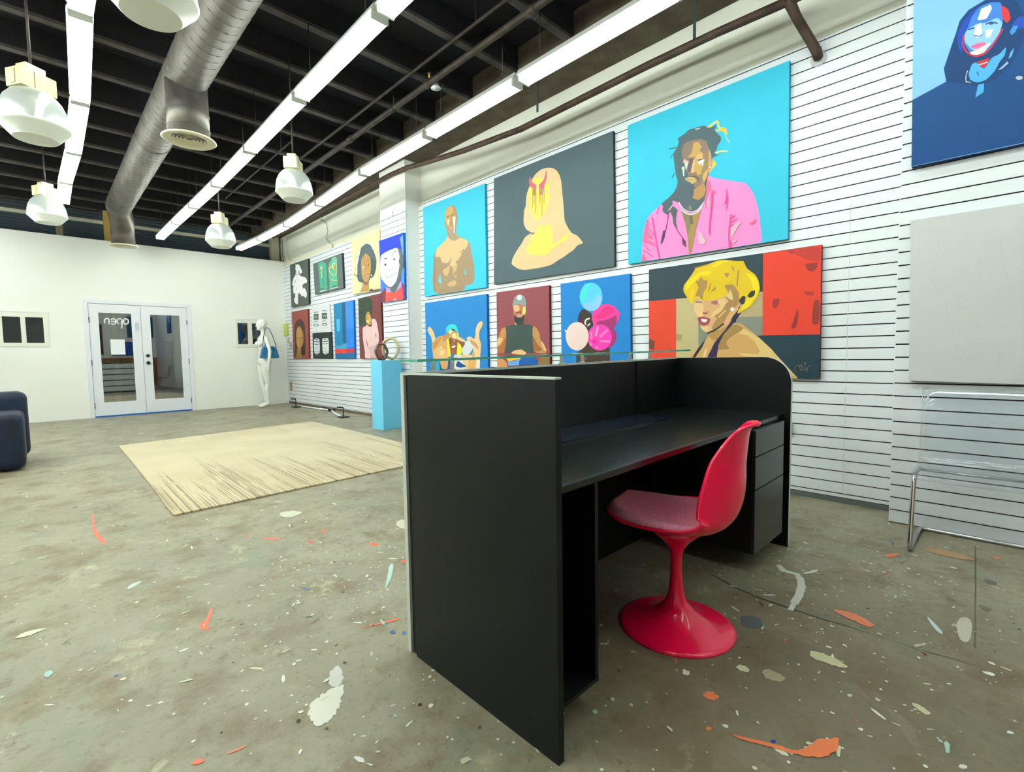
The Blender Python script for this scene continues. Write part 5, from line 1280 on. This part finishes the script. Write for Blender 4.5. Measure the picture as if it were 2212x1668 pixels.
# ================================================================== MANNEQUIN AND HANDBAG
M_mann = mat('white_gloss_mannequin', '#e9ebe4', .25, coat=.3)
mx, my = 3.80, 12.20; mz = RISE; s = 1.145
mn = thing('mannequin', 'white female mannequin standing by the front window, facing left', 'mannequin', (mx, my, mz))
def ell(b, c, r, n=20, k=12):
    vs = [(c[0], c[1], c[2] - r[2])]
    for i in range(1, k):
        t = PI * i / k
        for a in range(n): vs.append((c[0] + r[0]*math.sin(t)*math.cos(2*PI*a/n), c[1] + r[1]*math.sin(t)*math.sin(2*PI*a/n), c[2] - r[2]*math.cos(t)))
    vs.append((c[0], c[1], c[2] + r[2])); L = len(vs) - 1; fs = [(0, 1 + (a + 1) % n, 1 + a) for a in range(n)]
    for i in range(k - 2):
        for a in range(n): fs.append((1+i*n+a, 1+i*n+(a+1) % n, 1+(i+1)*n+(a+1) % n, 1+(i+1)*n+a))
    fs += [(L, 1+(k-2)*n+a, 1+(k-2)*n+(a+1) % n) for a in range(n)]
    b.raw(vs, fs, M_mann, smooth=True)
b = MB(); TZ = [(0, .85, .07, .13), (0, .90, .112, .172), (.005, .95, .118, .178), (.005, 1.01, .10, .160), (0, 1.08, .082, .128), (-.005, 1.14, .074, .112), (-.01, 1.21, .082, .122), (-.015, 1.29, .092, .136), (-.01, 1.37, .092, .150), (-.0, 1.42, .08, .155), (.005, 1.455, .062, .115), (.008, 1.48, .046, .062), (.008, 1.52, .040, .041), (.0, 1.57, .042, .040), (-.005, 1.62, .04, .04)]
n = 28; vs = [(c + rx_*math.cos(2*PI*a/n), ry_*math.sin(2*PI*a/n), z) for c, z, rx_, ry_ in TZ for a in range(n)]
fs = [(i*n+a, i*n+(a+1) % n, (i+1)*n+(a+1) % n, (i+1)*n+a) for i in range(len(TZ)-1) for a in range(n)] + [tuple(range(n-1, -1, -1)), tuple((len(TZ)-1)*n+a for a in range(n))]
b.raw(vs, fs, M_mann, smooth=True)
ell(b, (-.015, 0, 1.69), (.098, .076, .105)); ell(b, (-.045, 0, 1.625), (.058, .052, .058)); ell(b, (.01, 0, 1.72), (.085, .078, .085))
b.tube([(-.085, 0, 1.70), (-.108, 0, 1.672), (-.122, 0, 1.652), (-.10, 0, 1.645)], [.010, .011, .012, .010], M_mann, 10); ell(b, (-.098, 0, 1.618), (.012, .022, .010)); ell(b, (-.088, 0, 1.588), (.02, .024, .018))
for sy in (-1, 1):
    ell(b, (-.002, sy * .076, 1.675), (.018, .010, .03)); ell(b, (-.085, sy * .068, 1.295), (.052, .058, .056)); ell(b, (-.128, sy * .072, 1.292), (.012, .012, .012)); ell(b, (.052, sy * .072, .905), (.068, .085, .085))
    lx = -.03 * sy
    b.tube([(0, sy*.088, .92), (lx*.3, sy*.09, .80), (lx*.6, sy*.085, .66), (lx, sy*.075, .52), (lx*.9+.008, sy*.07, .46), (.012, sy*.066, .36), (.02, sy*.062, .22), (.028, sy*.06, .12), (.03, sy*.06, .085)], [.095, .090, .072, .052, .047, .053, .038, .029, .028], M_mann, 18)
    b.tube([(.045, sy*.06, .075), (.0, sy*.062, .055), (-.06, sy*.066, .035), (-.10, sy*.07, .022), (-.135, sy*.072, .018)], [.024, .030, .030, .024, .014], M_mann, 14)
    b.tube([(.005, sy*.13, 1.425), (.005, sy*.175, 1.41), (.015, sy*.205, 1.33), (.03, sy*.24, 1.22), (.04, sy*.262, 1.14), (.025, sy*.275, 1.04), (.0, sy*.285, .93), (-.004, sy*.286, .90)], [.045, .052, .042, .036, .033, .032, .023, .022], M_mann, 14)
    ell(b, (-.010, sy*.287, .858), (.030, .014, .05))
    for k, (dx_, ln, cz) in enumerate(((-.034, .075, .83), (-.019, .09, .82), (-.003, .085, .82), (.012, .065, .83))):
        b.tube([(dx_, sy*.287, cz), (dx_ - .004, sy*.285, cz - ln*.5), (dx_ - .014, sy*.276, cz - ln)], [.0085, .008, .0065], M_mann, 8)
    b.tube([(-.03, sy*.283, .875), (-.052, sy*.275, .845), (-.058, sy*.268, .81)], [.010, .009, .007], M_mann, 8)
b.v = [(x*s, y*s, z*s) for x, y, z in b.v]
ob = b.build('body', mn); rm = ob.modifiers.new('remesh', 'REMESH'); rm.mode = 'VOXEL'; rm.voxel_size = .0065; rm.use_smooth_shade = True
sm = ob.modifiers.new('smooth', 'SMOOTH'); sm.factor = .5; sm.iterations = 4
M_bag = mat('blue_leather', '#2f78a4', .45, noise=(14, '#27658e', 4), bump=.15, bscale=50)
bc = Vector((mx + .05, my - .245, mz + 1.165 * s)); hb = thing('handbag', 'blue leather handbag hanging from the shoulder of the mannequin', 'handbag', tuple(bc))
hb.rotation_euler.z = .0
b = MB(); prof = [(-.21, -.16), (-.20, -.19), (.20, -.19), (.21, -.16), (.17, .02), (.12, .085), (-.12, .085), (-.17, .02)]; d = .038
b.raw([(x, -d * (1 - .4 * (z > 0)), z) for x, z in prof] + [(x, d * (1 - .4 * (z > 0)), z) for x, z in prof], [tuple(range(8)), tuple(range(15, 7, -1))] + [(i, 8 + i, 8 + (i + 1) % 8, (i + 1) % 8) for i in range(8)], M_bag)
ob = b.build('bag_body', hb, bevel=.02, seg=3, fix=True)
b = MB(); b.box((-.10, -.046, -.11), (.08, -.036, .03), M_bag); b.build('front_pocket', hb, bevel=.006)
b = MB(); b.box((-.105, -.05, .015), (.085, -.034, .035), mat('dark_blue_zip', '#1d4260', .5)); b.build('zip_flap', hb)
top_s = .525
b = MB(); b.tube([(-.14, 0, .06), (-.125, .0, .18), (-.10, .02, .30), (-.07, .045, .42), (-.04, .06, .49), (-.0, .068, top_s), (.035, .06, .495), (.065, .045, .43), (.10, .02, .31), (.135, .0, .18), (.16, 0, .05)], .008, mat('dark_strap', '#23343e', .6), 8); b.build('shoulder_strap', hb)
# ================================================================== BITS ON AND ALONG THE FAR SLAT WALL
def plate(name, px0, py0, px1, py1, X, th, m, label, cat, extra=None):
    a, c = onx(px0, py0, X), onx(px1, py1, X); b = MB(); b.box((X - th, a.y, a.z), (X - .0006, c.y, c.z), m)
    o = b.build(name, bevel=.002); tag(o, label, cat); return o
mo = plate('outlet_box', 1703, 913, 1711.5, 942, XS2, .03, mat('beige_box', '#b9b28c', .5), 'beige electrical outlet box on the slat wall right of the desk', 'outlet')
b = MB(); a, c = onx(1705, 919, XS2), onx(1709.5, 936, XS2); b.box((XS2 - .032, a.y, a.z), (XS2 - .0302, c.y, c.z), mat('ivory_socket', '#e8e4cf', .4)); b.build('socket_plate', mo)
plate('alarm_panel', 617, 700, 624, 725, XS1, .05, mat('lime_panel', '#b8c45c', .5), 'lime and orange wall box by the corner beside the mannequin', 'wall box')
plate('light_switch', 622, 731, 625, 742, XS1, .02, mat('switch_tan', '#c2b690', .5), 'tan switch plate under the lime wall box', 'switch')
plate('cover_plate', 627, 740, 630.5, 751, XS1, .02, mat('switch_grey', '#a8aba0', .5), 'grey cover plate left of the rust red painting', 'switch')
plate('wooden_block', 627.5, 824, 631.5, 844, XS1, .02, mat('tan_wood', '#b39a5c', .6), 'short tan wooden strip low on the wall by the corner', 'strip')
cd = thing('conduit_run', 'white conduit run down the cream wall above the green foot painting', 'conduit', (XS1, 10.2, 3.9))
b = MB(); xx = XS1 + .034
def w(x, y, X=None): return onx(x, y, X or xx)
b.tube([w(693, 474), w(705, 484), w(707, 500), w(704, 515), w(710, 524), w(718, 530)], .012, M_offwhite, 8); rel(b, 'flex_conduit', cd)
b = MB(); q = w(718, 531, XS1 + .0); b.box((XS1 - .03, q.y - .03, q.z - .05), (XS1 - .0006, q.y + .03, q.z + .03), M_offwhite); rel(b, 'conduit_box', cd)
b = MB(); b.tube([w(824, 487), w(800, 497), w(770, 508), w(740, 520), w(720, 528), w(690, 543), w(650, 560)], .005, M_offwhite, 6); rel(b, 'cable', cd)
b = MB(); b.tube([w(619, 512), w(620, 540), w(625, 560), w(632, 566)], .008, M_offwhite, 8); tag(b.build('hanging_cable'), 'white cable hanging in the upper corner above the mannequin', 'cable'); b = MB(); b.tube([w(609, 517), w(610, 550), w(613, 566)], .01, mat('grey_cable', '#8d8c80', .5), 8); tag(b.build('hanging_cable'), 'grey cable hanging in the upper corner beside the beige post', 'cable')
b = MB(); b.tube([onx(848, 455, XP - .006), onx(848.5, 462, XP - .012), onx(849, 468, XP - .004)], .005, M_chrome, 6); tag(b.build('slat_hook'), 'small metal hook in the slats high on the pilaster', 'hook')
b = MB(); x_ = XS1 - .012; b.tube([onx(627, 600, x_), onx(628.5, 664, x_), onx(629, 700, x_)], .006, M_offwhite, 6); tag(b.build('corner_conduit'), 'thin vertical conduit between the corner and the rust red painting', 'conduit')
# lighting bar lying along the wall foot
lbx = thing('floor_light_stand', 'white tube lying on black T shaped feet along the base of the far slat wall', 'light stand', (4.2, 10, RISE))
def fp(x, y, dz=0): p = onfl(x, y); return Vector((min(p.x, XS1 - .06), p.y, FZ(p.y) + dz))
for (x, y, hgt, arm) in ((639.5, 880, .19, -.09), (742, 902, .19, -.09)):
    p = fp(x, y); b = MB(); b.box((p.x - .075, p.y - .09, p.z + .001), (p.x + .075, p.y + .09, p.z + .022), M_blackmetal); b.tube([(p.x, p.y, p.z + .02), (p.x, p.y, p.z + hgt)], .009, M_blackmetal, 8)
    b.tube([(p.x, p.y, p.z + hgt), (p.x - .09, p.y + .07, p.z + hgt + .01)], .013, M_blackmetal, 8); rel(b, 'foot', lbx)
p1, p2, p3, p4 = fp(645, 879, .02), fp(712, 888, .02), fp(717, 889, .02), fp(736, 901, .02)
b = MB(); b.tube([p1, p2], .016, M_whitetrim, 10); b.tube([p3, p3 * .5 + p4 * .5 + Vector((-.03, .0, 0)), p4], .02, M_whitetrim, 10); rel(b, 'white_tube', lbx)
b = MB(); b.box((p2.x - .03, p2.y - .16, p2.z - .018), (p2.x + .05, p2.y + .02, p2.z + .03), M_blackmetal); rel(b, 'joint', lbx)
q1 = fp(703, 882); b = MB(); b.box((XS1 - .09, q1.y - .16, q1.z), (XS1 - .03, q1.y + .16, q1.z + .05), mat('brown_adapter', '#6b4f44', .6)); tag(b.build('power_adapter'), 'small brown power adapter against the foot of the far slat wall', 'adapter')
# canvases on the unseen rear wall, met in the glass of the front doors
for x0, x1, z0, z1, col, lb in ((1.2, 2.2, 1.5, 2.9, '#5a2a2c', 'dark maroon canvas on the rear wall'), (2.5, 4.0, 1.45, 2.1, '#2050b0', 'long blue canvas on the rear wall'), (3.1, 4.1, 2.3, 3.3, '#2a5a7a', 'teal canvas on the rear wall')):
    b = MB(); b.box((x0, YN + .0006, z0), (x1, YN + .04, z1), mat('canvas_' + col[1:], col, .6)); tag(b.build('canvas_art'), lb, 'painting')
# ================================================================== WORLD AND VIEW
W = bpy.data.worlds.new('night'); bpy.context.scene.world = W; W.use_nodes = True
W.node_tree.nodes['Background'].inputs['Color'].default_value = (.004, .006, .012, 1); W.node_tree.nodes['Background'].inputs['Strength'].default_value = 1
sc = bpy.context.scene
sc.view_settings.view_transform = 'Standard'; sc.view_settings.look = 'None'; sc.view_settings.gamma = 1; sc.view_settings.use_curve_mapping = False
sc.view_settings.exposure = EXPO
sc.cycles.use_denoising = True; sc.cycles.max_bounces = 5; sc.cycles.diffuse_bounces = 4; sc.cycles.glossy_bounces = 3; sc.cycles.transparent_max_bounces = 6; sc.cycles.transmission_bounces = 2; sc.cycles.use_adaptive_sampling = True; sc.cycles.adaptive_threshold = .1; sc.cycles.adaptive_min_samples = 24
sc.cycles.sample_clamp_indirect = 8; sc.cycles.caustics_reflective = False; sc.cycles.caustics_refractive = False
